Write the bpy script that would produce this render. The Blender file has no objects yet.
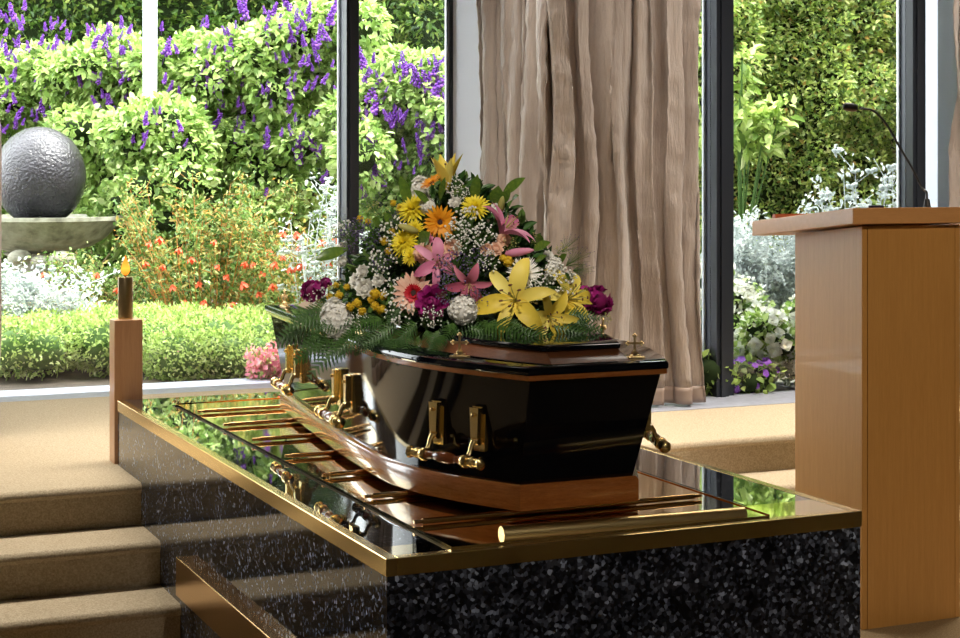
import bpy, bmesh, math, random
import numpy as np
from mathutils import Vector, Matrix, Quaternion
random.seed(7); rng = np.random.default_rng(7)
PI = math.pi; V = Vector

# ------------------------------------------------------------ camera, world, light
SC = bpy.context.scene; COL = SC.collection
YAW = math.radians(23.75); EYE = 1.45; F = 1659.0; HOR = 175.0
cam_d = bpy.data.cameras.new('camera'); cam = bpy.data.objects.new('camera', cam_d); COL.objects.link(cam)
cam.location = (0, 0, EYE); cam.rotation_euler = (PI/2, 0, -YAW)
cam_d.sensor_width = 36; cam_d.lens = 36*F/960; cam_d.shift_y = -(319-HOR)/960; cam_d.clip_end = 200
SC.camera = cam
SC.view_settings.view_transform = 'Standard'; SC.view_settings.look = 'None'
SC.view_settings.exposure = 0.0; SC.view_settings.gamma = 1; SC.view_settings.use_curve_mapping = False
w = bpy.data.worlds.new('sky'); SC.world = w; w.use_nodes = True
bg = w.node_tree.nodes['Background']; bg.inputs[0].default_value = (0.93, 0.97, 1.0, 1); bg.inputs[1].default_value = 9.0
sun_d = bpy.data.lights.new('sun', 'SUN'); sun = bpy.data.objects.new('sun', sun_d); COL.objects.link(sun)
sun_d.energy = 12; sun_d.angle = math.radians(25); sun_d.color = (1, .97, .9)
sun.rotation_euler = (math.radians(7), math.radians(20), 0)
def lamp(x, y, z, sx, sy, e, col, rot=(0, 0, 0)):
    d = bpy.data.lights.new('ceiling_fill', 'AREA'); o = bpy.data.objects.new('ceiling_fill', d); COL.objects.link(o)  # unseen overhead panels added as fill for carpet and curtains
    d.shape = 'RECTANGLE'; d.size = sx; d.size_y = sy; d.energy = e; d.color = col; d.spread = math.radians(94); o.location = (x, y, z); o.rotation_euler = rot
    return o
lamp(1.2, 6.3, 3.75, 4.0, .5, 84, (1, .94, .84))
lamp(4.8, 5.4, 3.75, 2.6, .5, 90, (1, .93, .82))
def spot(x, y, z, tx, ty, tz, e, cone, col):
    d = bpy.data.lights.new('fill_spot', 'SPOT'); o = bpy.data.objects.new('fill_spot', d); COL.objects.link(o)  # unseen spots added as fill, no fixtures modelled
    d.energy = e; d.spot_size = math.radians(cone); d.spot_blend = .5; d.shadow_soft_size = .12; d.color = col; o.location = (x, y, z)
    o.rotation_euler = V((tx-x, ty-y, tz-z)).to_track_quat('-Z', 'Y').to_euler()
spot(.4, 1.2, 3.7, 1.8, 4.3, 1.35, 480, 22, (1, .92, .82))  # added to brighten the bouquet from the front
spot(2.9, .4, 3.7, 3.2, 4.3, .5, 320, 30, (1, .88, .68))  # added warm spot for the lectern and floor beside it
spot(1.5, -.8, 3.8, 1.85, 3.5, .62, 150, 21, (1, .93, .84))  # added fill for the granite front, plinth and handles
spot(-.6, 2.2, 3.7, 1.22, 5.95, .85, 110, 8, (1, .9, .78))  # added narrow spot to lift the candle post

def ray(px, py):
    t = (px-480)/F; u = (HOR-py)/F; c, s = math.cos(YAW), math.sin(YAW)
    return V((t*c+s, -t*s+c, u))
def PZ(px, py, z): r = ray(px, py); k = (z-EYE)/r.z; return V((0, 0, EYE)) + r*k
def PY(px, py, y): r = ray(px, py); return V((0, 0, EYE)) + r*(y/r.y)
def PX(px, py, x): r = ray(px, py); return V((0, 0, EYE)) + r*(x/r.x)
def PD(px, py, d): return V((0, 0, EYE)) + ray(px, py)*d
CAMP = V((0, 0, EYE))

# ------------------------------------------------------------ materials
class NT:
    def __init__(s, name):
        s.m = bpy.data.materials.new(name); s.m.use_nodes = True; s.t = s.m.node_tree; s.n = s.t.nodes
        s.p = s.n['Principled BSDF']; s.out = s.n['Material Output']
    def new(s, typ, **kw):
        x = s.n.new(typ)
        for k, v in kw.items():
            if hasattr(x, k) and not k.startswith('i_'): setattr(x, k, v)
        return x
    def link(s, a, b): s.t.links.new(a, b)
    def ramp(s, fac, stops):
        r = s.n.new('ShaderNodeValToRGB'); cr = r.color_ramp
        while len(cr.elements) < len(stops): cr.elements.new(.5)
        for e, (p, c) in zip(cr.elements, stops): e.position = p; e.color = (*c, 1)
        s.link(fac, r.inputs[0]); return r.outputs[0]
    def coord(s, scale=(1, 1, 1), rot=(0, 0, 0)):
        tc = s.n.new('ShaderNodeTexCoord'); mp = s.n.new('ShaderNodeMapping')
        mp.inputs['Scale'].default_value = scale; mp.inputs['Rotation'].default_value = rot
        s.link(tc.outputs['Object'], mp.inputs[0]); return mp.outputs[0]
    def noise(s, vec, sc, det=4, rough=.55):
        x = s.n.new('ShaderNodeTexNoise'); x.inputs['Scale'].default_value = sc; x.inputs['Detail'].default_value = det
        x.inputs['Roughness'].default_value = rough; s.link(vec, x.inputs['Vector']); return x.outputs[0]
    def bump(s, h, strength, dist=.01):
        b = s.n.new('ShaderNodeBump'); b.inputs['Strength'].default_value = strength; b.inputs['Distance'].default_value = dist
        s.link(h, b.inputs['Height']); s.link(b.outputs[0], s.p.inputs['Normal']); return b
def simple(name, col, rough=.5, metal=0, coat=0, spec=None, sub=None):
    t = NT(name); p = t.p.inputs
    p['Base Color'].default_value = (*col, 1); p['Roughness'].default_value = rough; p['Metallic'].default_value = metal
    p['Coat Weight'].default_value = coat; p['Coat Roughness'].default_value = .03
    if spec is not None: p['Specular IOR Level'].default_value = spec
    return t.m
def foliage(name, stops, trans=.35, rough=.45, island=True, spec=.4):
    t = NT(name)
    if island:
        g = t.new('ShaderNodeNewGeometry'); c = t.ramp(g.outputs['Random Per Island'], stops)
    else:
        c = t.ramp(t.noise(t.coord(), 9, 2), stops)
    t.link(c, t.p.inputs['Base Color']); t.p.inputs['Roughness'].default_value = rough
    t.p.inputs['Specular IOR Level'].default_value = spec
    tr = t.new('ShaderNodeBsdfTranslucent'); t.link(c, tr.inputs[0])
    mx = t.new('ShaderNodeMixShader'); mx.inputs[0].default_value = trans
    t.link(t.p.outputs[0], mx.inputs[1]); t.link(tr.outputs[0], mx.inputs[2]); t.link(mx.outputs[0], t.out.inputs[0])
    return t.m
def wood(name, c1, c2, scale=(14, 14, 1.0), rough=.45, coat=0, fine=60):
    t = NT(name); v = t.coord(scale)
    a = t.noise(v, 3, 6, .6); b = t.noise(t.coord(tuple(q*fine/14 for q in scale)), 4, 3)
    mx = t.new('ShaderNodeMath', operation='MULTIPLY_ADD'); mx.inputs[1].default_value = .45
    t.link(b, mx.inputs[0]); m2 = t.new('ShaderNodeMath', operation='MULTIPLY'); m2.inputs[1].default_value = .55
    t.link(a, m2.inputs[0]); t.link(m2.outputs[0], mx.inputs[2])
    c = t.ramp(mx.outputs[0], [(.35, c1), (.65, c2)]); t.link(c, t.p.inputs['Base Color'])
    t.p.inputs['Roughness'].default_value = rough; t.p.inputs['Coat Weight'].default_value = coat; t.p.inputs['Coat Roughness'].default_value = .04
    t.bump(b, .08, .002)
    return t.m
M = {}
M['black_gloss'] = simple('black_lacquer', (.003, .004, .007), .06, 0, 0, .4)
M['brass'] = simple('polished_brass', (.88, .65, .27), .22, 1)
M['brass_satin'] = simple('satin_edge_brass', (.88, .66, .3), .3, 1)
M['brass_dark'] = simple('aged_brass', (.62, .38, .15), .22, 1)
M['brass_handle'] = simple('handle_brass', (.98, .74, .31), .24, 1)
M['frame'] = simple('charcoal_aluminium', (.028, .032, .042), .35, .2)
M['sunlit_edge'] = simple('sunlit_edge_white', (.75, .76, .78), .4, .3)  # pale colour stands in for sunlight on the frame edges
M['white'] = simple('white_paint', (.72, .74, .84), .6)
M['black_plastic'] = simple('black_plastic', (.012, .012, .014), .45)
M['ceil'] = simple('ceiling_paint', (.22, .18, .15), .8)
M['wall'] = simple('wall_paint', (.34, .27, .2), .8)
M['coffin_wood'] = wood('coffin_timber', (.34, .095, .018), (.56, .19, .04), (6, 6, 60), .2, .7)
M['coffin_wood_long'] = wood('coffin_panel_timber', (.17, .055, .02), (.28, .1, .035), (10, 10, 60), .28, .15)
M['handle_wood'] = simple('handle_timber', (.30, .07, .015), .2, 0, .8)
M['lect_wood'] = wood('lectern_veneer', (.48, .225, .055), (.57, .285, .08), (26, 26, 1.2), .42, .15)
M['lect_top'] = wood('lectern_top_timber', (.55, .26, .09), (.63, .31, .115), (3, 26, 26), .42, .15)
M['post_wood'] = wood('post_timber', (.58, .31, .16), (.68, .4, .22), (26, 26, 1.4), .4, .2)
M['rust_wood'] = simple('red_brown_timber', (.33, .09, .04), .5)
t = NT('tray_brass'); v = t.coord((1, 1, 1)); t.p.inputs['Metallic'].default_value = 1; t.p.inputs['Roughness'].default_value = .045
t.p.inputs['Base Color'].default_value = (.88, .73, .46, 1); t.bump(t.noise(v, 5, 2), .08, .004); M['tray'] = t.m
t = NT('blue_pearl_granite'); v = t.coord()
vo = t.new('ShaderNodeTexVoronoi'); vo.inputs['Scale'].default_value = 120; vo.inputs['Randomness'].default_value = 1; t.link(v, vo.inputs['Vector'])
sp = t.new('ShaderNodeSeparateColor'); t.link(vo.outputs['Color'], sp.inputs[0])
c1 = t.ramp(sp.outputs[0], [(0, (.008, .009, .012)), (.4, (.025, .027, .035)), (.65, (.06, .064, .08)), (.88, (.17, .19, .25)), (1, (.6, .68, .85))])
ns = t.noise(v, 14, 3); c2 = t.ramp(ns, [(.35, (.2, .2, .2)), (.65, (1.0, 1.0, 1.0))])
mx = t.new('ShaderNodeMix', data_type='RGBA', blend_type='MULTIPLY'); mx.inputs[0].default_value = 1
t.link(c1, mx.inputs[6]); t.link(c2, mx.inputs[7]); t.link(mx.outputs[2], t.p.inputs['Base Color'])
t.p.inputs['Roughness'].default_value = .06; t.p.inputs['Specular IOR Level'].default_value = .5; M['granite'] = t.m
M['granite_top'] = t.m.copy(); gp_ = M['granite_top'].node_tree; gp_.nodes['Principled BSDF'].inputs['Roughness'].default_value = .025
gp_.nodes['Principled BSDF'].inputs['Coat Weight'].default_value = 1; gp_.nodes['Principled BSDF'].inputs['Coat Roughness'].default_value = .01
for e in [q for q in gp_.nodes if q.type == 'VALTORGB'][0].color_ramp.elements: e.color = tuple(c_*.4 for c_ in e.color[:3])+(1,)
t = NT('tan_carpet'); v = t.coord(); a = t.noise(v, 160, 3, .7); b = t.noise(v, 3, 3)
c = t.ramp(a, [(.3, (.31, .245, .155)), (.7, (.56, .46, .325))]); t.link(c, t.p.inputs['Base Color'])
t.p.inputs['Roughness'].default_value = .95; t.p.inputs['Specular IOR Level'].default_value = .1; t.bump(a, .5, .006); M['carpet'] = t.m; M['carpet_dark'] = t.m.copy()
for e in [q for q in M['carpet_dark'].node_tree.nodes if q.type == 'VALTORGB'][0].color_ramp.elements: e.color = (e.color[0]*.6, e.color[1]*.52, e.color[2]*.42, 1)
M['carpet_dark'].name = 'shaded_carpet'  # the tan carpet again, shade on the nave floor put into its colour
t = NT('pale_stone'); v = t.coord(); c = t.ramp(t.noise(v, 30, 5), [(.3, (.27, .28, .33)), (.7, (.37, .38, .44))]); t.link(c, t.p.inputs['Base Color'])
t.p.inputs['Roughness'].default_value = .5; M['stone'] = t.m
t = NT('curtain_silk'); v = t.coord((1, 1, .11)); a = t.noise(v, 30, 5, .65); b = t.noise(t.coord((1, 1, .12)), 9, 3)
c = t.ramp(b, [(.3, (.40, .32, .275)), (.7, (.64, .545, .485))]); t.link(c, t.p.inputs['Base Color'])
t.p.inputs['Roughness'].default_value = .42; t.p.inputs['Sheen Weight'].default_value = .3; t.bump(a, 1.0, .022)
tr = t.new('ShaderNodeBsdfTranslucent'); t.link(c, tr.inputs[0]); mx = t.new('ShaderNodeMixShader'); mx.inputs[0].default_value = .16
t.link(t.p.outputs[0], mx.inputs[1]); t.link(tr.outputs[0], mx.inputs[2]); t.link(mx.outputs[0], t.out.inputs[0]); M['curtain'] = t.m
t = NT('window_glass'); gl = t.new('ShaderNodeBsdfGlossy'); gl.inputs['Roughness'].default_value = 0
tp = t.new('ShaderNodeBsdfTransparent'); tp.inputs[0].default_value = (.97, .985, .975, 1)
fr = t.new('ShaderNodeFresnel'); fr.inputs[0].default_value = 1.45; mx = t.new('ShaderNodeMixShader')
t.link(fr.outputs[0], mx.inputs[0]); t.link(tp.outputs[0], mx.inputs[1]); t.link(gl.outputs[0], mx.inputs[2]); t.link(mx.outputs[0], t.out.inputs[0]); M['glass'] = t.m
t = NT('garden_soil'); v = t.coord(); c = t.ramp(t.noise(v, 12, 5), [(.3, (.03, .022, .015)), (.7, (.09, .065, .045))]); t.link(c, t.p.inputs['Base Color']); t.p.inputs['Roughness'].default_value = .95; M['soil'] = t.m
t = NT('weathered_concrete'); v = t.coord(); a = t.noise(v, 11, 6, .6)
c = t.ramp(a, [(.3, (.16, .15, .11)), (.5, (.34, .33, .25)), (.7, (.5, .48, .39))]); t.link(c, t.p.inputs['Base Color']); t.p.inputs['Roughness'].default_value = .8; t.bump(a, .3, .01); M['concrete'] = t.m
t = NT('wet_dark_stone'); v = t.coord(); a = t.noise(v, 55, 3, .5)
c = t.ramp(t.noise(v, 4, 4), [(.3, (.018, .015, .018)), (.7, (.06, .054, .064))]); t.link(c, t.p.inputs['Base Color'])
t.p.inputs['Roughness'].default_value = .16; t.bump(a, .9, .014); M['wet'] = t.m
t = NT('candle_flame'); em = t.new('ShaderNodeEmission'); tc = t.new('ShaderNodeTexCoord'); sx = t.new('ShaderNodeSeparateXYZ'); t.link(tc.outputs['Generated'], sx.inputs[0])
c = t.ramp(sx.outputs[2], [(0, (1, .15, .01)), (.35, (1, .36, .04)), (1, (1, .12, .01))]); t.link(c, em.inputs[0]); em.inputs[1].default_value = 2.2; t.link(em.outputs[0], t.out.inputs[0]); M['flame'] = t.m

G = {}
G['hedge'] = foliage('hedge_leaf', [(0, (.11, .2, .06)), (.35, (.30, .44, .1)), (.6, (.52, .63, .14)), (.82, (.74, .78, .3)), (.93, (.55, .66, .3)), (1, (.62, .36, .1))], .4, .35)
G['dark'] = foliage('dark_leaf', [(0, (.03, .07, .015)), (.4, (.08, .16, .025)), (.75, (.17, .27, .04)), (1, (.36, .42, .1))], .3, .35)
G['salvia'] = foliage('salvia_leaf', [(0, (.13, .23, .05)), (.35, (.29, .44, .10)), (.7, (.48, .62, .19)), (1, (.68, .77, .36))], .4, .5)
G['ground'] = foliage('groundcover_leaf', [(0, (.17, .28, .06)), (.4, (.38, .52, .12)), (.8, (.58, .70, .22)), (1, (.76, .82, .42))], .4, .5)
G['fuchsia'] = foliage('fuchsia_leaf', [(0, (.07, .15, .03)), (.5, (.2, .34, .08)), (.8, (.42, .48, .16)), (1, (.6, .42, .13))], .35, .4)
G['orange_tip'] = foliage('orange_tip', [(0, (.55, .26, .04)), (.6, (.7, .45, .1)), (1, (.5, .5, .15))], .4, .5)
G['silver'] = foliage('silver_leaf', [(0, (.46, .51, .49)), (1, (.74, .78, .76))], .3, .7)
G['purple'] = foliage('purple_petal', [(0, (.12, .02, .30)), (.6, (.25, .06, .5)), (1, (.4, .16, .66))], .3, .6)
G['red'] = foliage('red_petal', [(0, (.75, .05, .02)), (1, (.95, .18, .08))], .3, .5)
G['pink'] = foliage('pink_petal', [(0, (.8, .2, .3)), (1, (.95, .5, .5))], .3, .5)
G['cream'] = foliage('cream_petal', [(0, (.82, .8, .6)), (.5, (.9, .9, .8)), (1, (.95, .95, .9))], .3, .6)
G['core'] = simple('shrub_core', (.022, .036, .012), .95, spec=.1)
G['stem'] = simple('brown_stem', (.14, .08, .04), .8)
G['stem_orange'] = simple('orange_stem', (.5, .22, .05), .7)
G['stem_green'] = simple('green_stem', (.1, .2, .04), .7)
G['stem_white'] = simple('felted_white_stem', (.58, .61, .59), .9)
G['soft_green'] = foliage('bouquet_leaf', [(0, (.012, .035, .008)), (.5, (.03, .085, .018)), (.85, (.07, .16, .03)), (1, (.16, .26, .06))], .2, .4)
G['fern'] = foliage('fern_frond', [(0, (.02, .06, .012)), (.5, (.05, .12, .022)), (1, (.12, .22, .045))], .2, .38, False)
G['bigleaf'] = foliage('broad_leaf', [(0, (.05, .12, .02)), (.6, (.13, .22, .03)), (1, (.28, .35, .05))], .3, .3, False)
def petal(name, a, b): return foliage(name, [(0, a), (1, b)], .25, .5)
G['p_yellow'] = petal('yellow_petal', (.86, .64, .06), (.94, .8, .2))
G['p_chrys'] = petal('chrysanthemum_petal', (.78, .62, .02), (.92, .8, .06))
G['p_orange'] = petal('orange_petal', (.85, .33, .01), (.95, .47, .03))
G['p_pink'] = petal('lily_pink_petal', (.62, .17, .3), (.8, .36, .5))
G['p_rose'] = petal('dusky_pink_petal', (.5, .1, .17), (.68, .22, .3))
G['p_white'] = petal('white_petal', (.84, .82, .74), (.95, .94, .9))
G['p_peach'] = petal('peach_petal', (.78, .48, .33), (.88, .62, .45))
G['p_magenta'] = petal('magenta_petal', (.2, .008, .08), (.42, .02, .22))
G['p_red'] = petal('crimson_petal', (.5, .01, .02), (.65, .03, .05))
G['p_salmon'] = petal('salmon_petal', (.82, .42, .3), (.92, .68, .52))
G['p_lav'] = petal('lavender_bloom', (.12, .08, .2), (.25, .19, .38))
G['p_button'] = petal('button_bloom', (.72, .48, .02), (.85, .62, .04))
G['p_centre'] = simple('dark_flower_centre', (.04, .015, .01), .8)
G['p_anther'] = simple('brown_anther', (.16, .07, .02), .8)
G['p_bud'] = petal('green_bud', (.42, .42, .1), (.6, .55, .2))
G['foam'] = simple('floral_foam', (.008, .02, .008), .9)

# ------------------------------------------------------------ mesh building
class MB:
    def __init__(s): s.v = []; s.f = []
    def add(s, vs, fs, mat=None):
        b = len(s.v)
        if mat is not None: vs = [mat @ V(q) for q in vs]
        s.v += [tuple(q) for q in vs]; s.f += [tuple(b+i for i in q) for q in fs]; return s
    def box(s, a, b, mat=None, bev=0):
        x0, y0, z0 = a; x1, y1, z1 = b
        if bev:
            bm = bmesh.new(); bmesh.ops.create_cube(bm, size=1)
            for q in bm.verts: q.co = V(((x0+x1)/2+q.co.x*(x1-x0), (y0+y1)/2+q.co.y*(y1-y0), (z0+z1)/2+q.co.z*(z1-z0)))
            bmesh.ops.bevel(bm, geom=bm.edges[:], offset=bev, segments=2, affect='EDGES', profile=.5)
            bm.verts.index_update(); s.add([q.co.copy() for q in bm.verts], [[k.index for k in q.verts] for q in bm.faces], mat); bm.free(); return s
        return s.add([(x0, y0, z0), (x1, y0, z0), (x1, y1, z0), (x0, y1, z0), (x0, y0, z1), (x1, y0, z1), (x1, y1, z1), (x0, y1, z1)],
                     [(0, 3, 2, 1), (4, 5, 6, 7), (0, 1, 5, 4), (1, 2, 6, 5), (2, 3, 7, 6), (3, 0, 4, 7)], mat)
    def tube(s, pts, r, n=6, cap=True, mat=None):
        pts = [V(p) for p in pts]; rs = r if isinstance(r, (list, tuple)) else [r]*len(pts); vs = []; fs = []
        up = None
        for i, p in enumerate(pts):
            d = (pts[min(i+1, len(pts)-1)] - pts[max(i-1, 0)])
            d = d.normalized() if d.length > 1e-9 else V((0, 0, 1))
            if up is None: up = V((0, 0, 1)) if abs(d.z) < .9 else V((1, 0, 0))
            a = d.cross(up).normalized(); b = a.cross(d).normalized(); up = b
            for k in range(n): an = 2*PI*k/n; vs.append(p + a*math.cos(an)*rs[i] + b*math.sin(an)*rs[i])
        for i in range(len(pts)-1):
            for k in range(n): k2 = (k+1) % n; fs.append((i*n+k, i*n+k2, (i+1)*n+k2, (i+1)*n+k))
        if cap: fs.append(tuple(range(n-1, -1, -1))); fs.append(tuple((len(pts)-1)*n+k for k in range(n)))
        return s.add(vs, fs, mat)
    def lathe(s, prof, n=24, mat=None):          # prof: (r, z), axis z
        vs = []; fs = []
        for r, z in prof:
            for k in range(n): an = 2*PI*k/n; vs.append((r*math.cos(an), r*math.sin(an), z))
        for i in range(len(prof)-1):
            for k in range(n): k2 = (k+1) % n; fs.append((i*n+k, i*n+k2, (i+1)*n+k2, (i+1)*n+k))
        fs.append(tuple(range(n-1, -1, -1))); fs.append(tuple((len(prof)-1)*n+k for k in range(n)))
        return s.add(vs, fs, mat)
    def loops(s, loops, cap=True):               # list of equal-length rings
        n = len(loops[0]); vs = [q for l in loops for q in l]; fs = []
        for i in range(len(loops)-1):
            for k in range(n): k2 = (k+1) % n; fs.append((i*n+k, i*n+k2, (i+1)*n+k2, (i+1)*n+k))
        if cap: fs.append(tuple(range(n-1, -1, -1))); fs.append(tuple((len(loops)-1)*n+k for k in range(n)))
        return s.add(vs, fs)
    def ball(s, c, r, n=8, m=5, mat=None, sc=(1, 1, 1)):
        vs = [(c[0], c[1], c[2]-r*sc[2])]; fs = []
        for i in range(1, m):
            ph = -PI/2+PI*i/m
            for k in range(n): an = 2*PI*k/n; vs.append((c[0]+r*sc[0]*math.cos(ph)*math.cos(an), c[1]+r*sc[1]*math.cos(ph)*math.sin(an), c[2]+r*sc[2]*math.sin(ph)))
        vs.append((c[0], c[1], c[2]+r*sc[2])); top = len(vs)-1
        for k in range(n): k2 = (k+1) % n; fs.append((0, 1+k2, 1+k)); fs.append((top, 1+(m-2)*n+k, 1+(m-2)*n+k2))
        for i in range(m-2):
            for k in range(n): k2 = (k+1) % n; fs.append((1+i*n+k, 1+i*n+k2, 1+(i+1)*n+k2, 1+(i+1)*n+k))
        return s.add(vs, fs, mat)
    def mesh(s, name, smooth=True):
        me = bpy.data.meshes.new(name); me.from_pydata(s.v, [], s.f); me.validate()
        if smooth: me.shade_smooth()
        return me
    def build(s, name, mat, parent=None, smooth=False, auto=False, bev=0):
        me = s.mesh(name, smooth or auto); me.materials.append(mat); o = bpy.data.objects.new(name, me); COL.objects.link(o)
        if parent is not None: o.parent = parent
        if auto:
            me.set_sharp_from_angle(angle=math.radians(38))
        if bev:
            md = o.modifiers.new('bevel', 'BEVEL'); md.width = bev; md.segments = 2; md.limit_method = 'ANGLE'
        return o
def tag(o, label=None, cat=None, group=None, kind=None):
    for k, v in (('label', label), ('category', cat), ('group', group), ('kind', kind)):
        if v: o[k] = v
    return o
def thing(name, label, cat, loc=(0, 0, 0), group=None, rz=0):
    o = bpy.data.objects.new(name, None); COL.objects.link(o); o.location = loc; o.rotation_euler.z = rz
    o.empty_display_size = .1; bpy.context.view_layer.update(); return tag(o, label, cat, group)
def offset(mb, loc):                              # world coordinates -> coordinates of a parent at loc
    mb.v = [(x-loc[0], y-loc[1], z-loc[2]) for x, y, z in mb.v]; return mb
def struct(o): o['kind'] = 'structure'; return o
def inst(me, name, parent, mw):
    o = bpy.data.objects.new(name, me); COL.objects.link(o); o.parent = parent; o.matrix_local = mw; return o
def frame(z, roll=0, x=None):                     # rotation whose z axis is z
    z = V(z).normalized(); a = V((0, 0, 1)) if abs(z.z) < .95 else V((1, 0, 0))
    xx = a.cross(z).normalized(); yy = z.cross(xx); m = Matrix((xx, yy, z)).transposed().to_4x4()
    return m @ Matrix.Rotation(roll, 4, 'Z')

def leaf_mesh(name, P, N, size, width, mats=None, fold=.12, droop=.25, D=None, spread=.8):
    """P (n,3) leaf bases, N (n,3) rough outward directions, vectorised leaves of two folded quads"""
    n = len(P); P = np.asarray(P, float); N = np.asarray(N, float)
    sz = size*rng.uniform(.6, 1.25, n)
    d = (N if D is None else D) + rng.normal(0, spread, (n, 3)); d[:, 2] -= droop*rng.uniform(0, 1, n)
    d /= np.linalg.norm(d, axis=1, keepdims=True)+1e-9
    up = N*.6 + rng.normal(0, .45, (n, 3)); up[:, 2] += .6
    s = np.cross(d, up); s /= np.linalg.norm(s, axis=1, keepdims=True)+1e-9
    u = np.cross(s, d)
    T = np.array([(0, 0, 0), (.32, .5*width, fold), (.72, .36*width, fold*.7), (1, 0, -.08), (.72, -.36*width, fold*.7), (.32, -.5*width, fold)])
    vs = P[:, None, :] + sz[:, None, None]*(T[None, :, 0:1]*d[:, None, :] + T[None, :, 1:2]*s[:, None, :] + T[None, :, 2:3]*u[:, None, :])
    return quick(name, vs.reshape(-1, 3), n, [(0, 3, 2, 1), (0, 5, 4, 3)], 6)
def quick(name, vs, n, faces, per):
    me = bpy.data.meshes.new(name); k = len(faces); fl = len(faces[0])
    me.vertices.add(len(vs)); me.vertices.foreach_set('co', vs.astype(np.float32).ravel())
    idx = (np.arange(n)[:, None, None]*per + np.array(faces)[None]).reshape(-1)
    me.loops.add(len(idx)); me.loops.foreach_set('vertex_index', idx.astype(np.int32))
    me.polygons.add(n*k); me.polygons.foreach_set('loop_start', np.arange(0, len(idx), fl, dtype=np.int32))
    me.update(calc_edges=True); return me
def mobj(name, me, mat, parent=None, loc=None):
    me.materials.append(mat); o = bpy.data.objects.new(name, me); COL.objects.link(o)
    if parent is not None: o.parent = parent
    if loc is not None: o.location = loc
    return o
def sphere_pts(n):
    q = rng.normal(0, 1, (n, 3)); return q/np.linalg.norm(q, axis=1, keepdims=True)

# ------------------------------------------------------------ room
ZC = .42; YL = 7.95; YR = 6.65
b = MB().box((-4.5, -5, -.12), (8.5, 6, 0)); struct(b.build('floor', M['carpet_dark']))
def steps():
    mb = MB(); r = .022
    prof = []
    for ye, z in ((4.995, .14), (5.26, .28), (5.53, ZC)):
        prof.append((ye+.012, z-.14)); prof.append((ye+.012, z-.035))
        for k in range(6): a = PI/2*k/5; prof.append((ye + r - r*math.cos(a)*1.0, z-r+r*math.sin(a)))
    prof.append((7.76, ZC)); prof.append((7.76, -.1)); prof.append((5.0, -.1))
    x0, x1 = -4.5, 3.36
    prof = prof[:]
    n = len(prof); vs = [(x0, y, z) for y, z in prof] + [(x1, y, z) for y, z in prof]
    fs = [(i, i+1, n+i+1, n+i) for i in range(n-1)] + [(n-1, 0, n, 2*n-1)]
    mb.add(vs, fs)
    prof2 = [(min(y, 6.29), z) for y, z in prof]
    vs = [(x1, y, z) for y, z in prof2] + [(8.5, y, z) for y, z in prof2]; mb.add(vs, fs)
    return mb
struct(steps().build('chancel_steps', M['carpet'], auto=True))
o = MB().box((-4.5, 7.76, .2), (3.36, 8.17, ZC)).box((3.36, 6.30, .2), (8.5, 6.86, ZC)).build('window_sill', M['stone']); struct(o)
struct(MB().box((3.34, 6.55, ZC), (3.5, 8.05, 4)).build('wall_return', M['white']))
struct(MB().box((-4.5, 7.76, 3.10), (3.5, 8.05, 4)).box((3.5, 6.5, 3.10), (8.5, 6.75, 4)).build('wall_header', M['ceil']))
struct(MB().box((-4.6, -5.1, 0), (-4.5, 8.1, 4)).build('wall_left', M['wall']))
struct(MB().box((8.5, -5.1, 0), (8.6, 8.1, 4)).build('wall_right', M['wall']))
struct(MB().box((-4.6, -5.1, 0), (8.6, -5, 4)).build('wall_back', M['wall']))
struct(MB().box((-4.6, -5.1, 4), (3.5, 8.1, 4.1)).box((3.5, -5.1, 4), (8.6, 6.8, 4.1)).build('ceiling', M['ceil']))
def window(name, y, xs, x0, x1, first=True):
    root = bpy.data.objects.new(name, None); COL.objects.link(root); root['kind'] = 'structure'; root.location = (x0, y, ZC)
    loc = (x0, y, ZC)
    for x, ww in xs:
        m = MB().box((x, y-.055, ZC), (x+ww*.62, y+.06, 3.10)).box((x+ww*.62, y-.03, ZC), (x+ww, y+.04, 3.10)).box((x+ww*.18, y-.068, ZC), (x+ww*.38, y-.055, 3.10))
        fo = offset(m, loc).build('mullion', M['frame'], root)
        st = offset(MB().box((x-.012, y+.042, ZC), (x-.001, y+.056, 3.10)), loc).build('sunlit_strip', M['sunlit_edge'], root)  # sunlit outer edge of the mullion, put in as a pale strip
    offset(MB().box((x0, y-.03, 3.02), (x1, y+.04, 3.10)), loc).build('frame', M['frame'], root)
    e = sorted([x0]+[x for x, _ in xs]+[x1]); ws = dict(xs)
    for a, c in zip(e[:-1], e[1:]):
        a2 = a+ws.get(a, 0)
        if c-a2 > .05: offset(MB().box((a2, y-.004, ZC+.012), (c, y+.004, 3.02)), loc).build('pane', M['glass'], root)
window('window_1', YL, [(-2.2, .075), (.25, .075), (2.742, .075), ], -4.5, 3.335)
struct(MB().box((3.322, YL-.012, ZC), (3.34, YL+.012, 3.10)).build('trim_1', M['frame'])); struct(MB().box((3.305, YL-.004, ZC), (3.3215, YL+.012, 3.10)).build('trim_2', M['sunlit_edge']))  # the second strip is pale to paint in a sunlit frame edge
window('window_2', YR, [(4.1, .108), (5.222, .098), (7.2, .1)], 3.5, 8.5)
# white pier beyond the right window pane
struct(MB().box((5.475, 6.72, ZC), (5.62, 6.84, 3.10)).build('wall_pier', M['white']))

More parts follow.
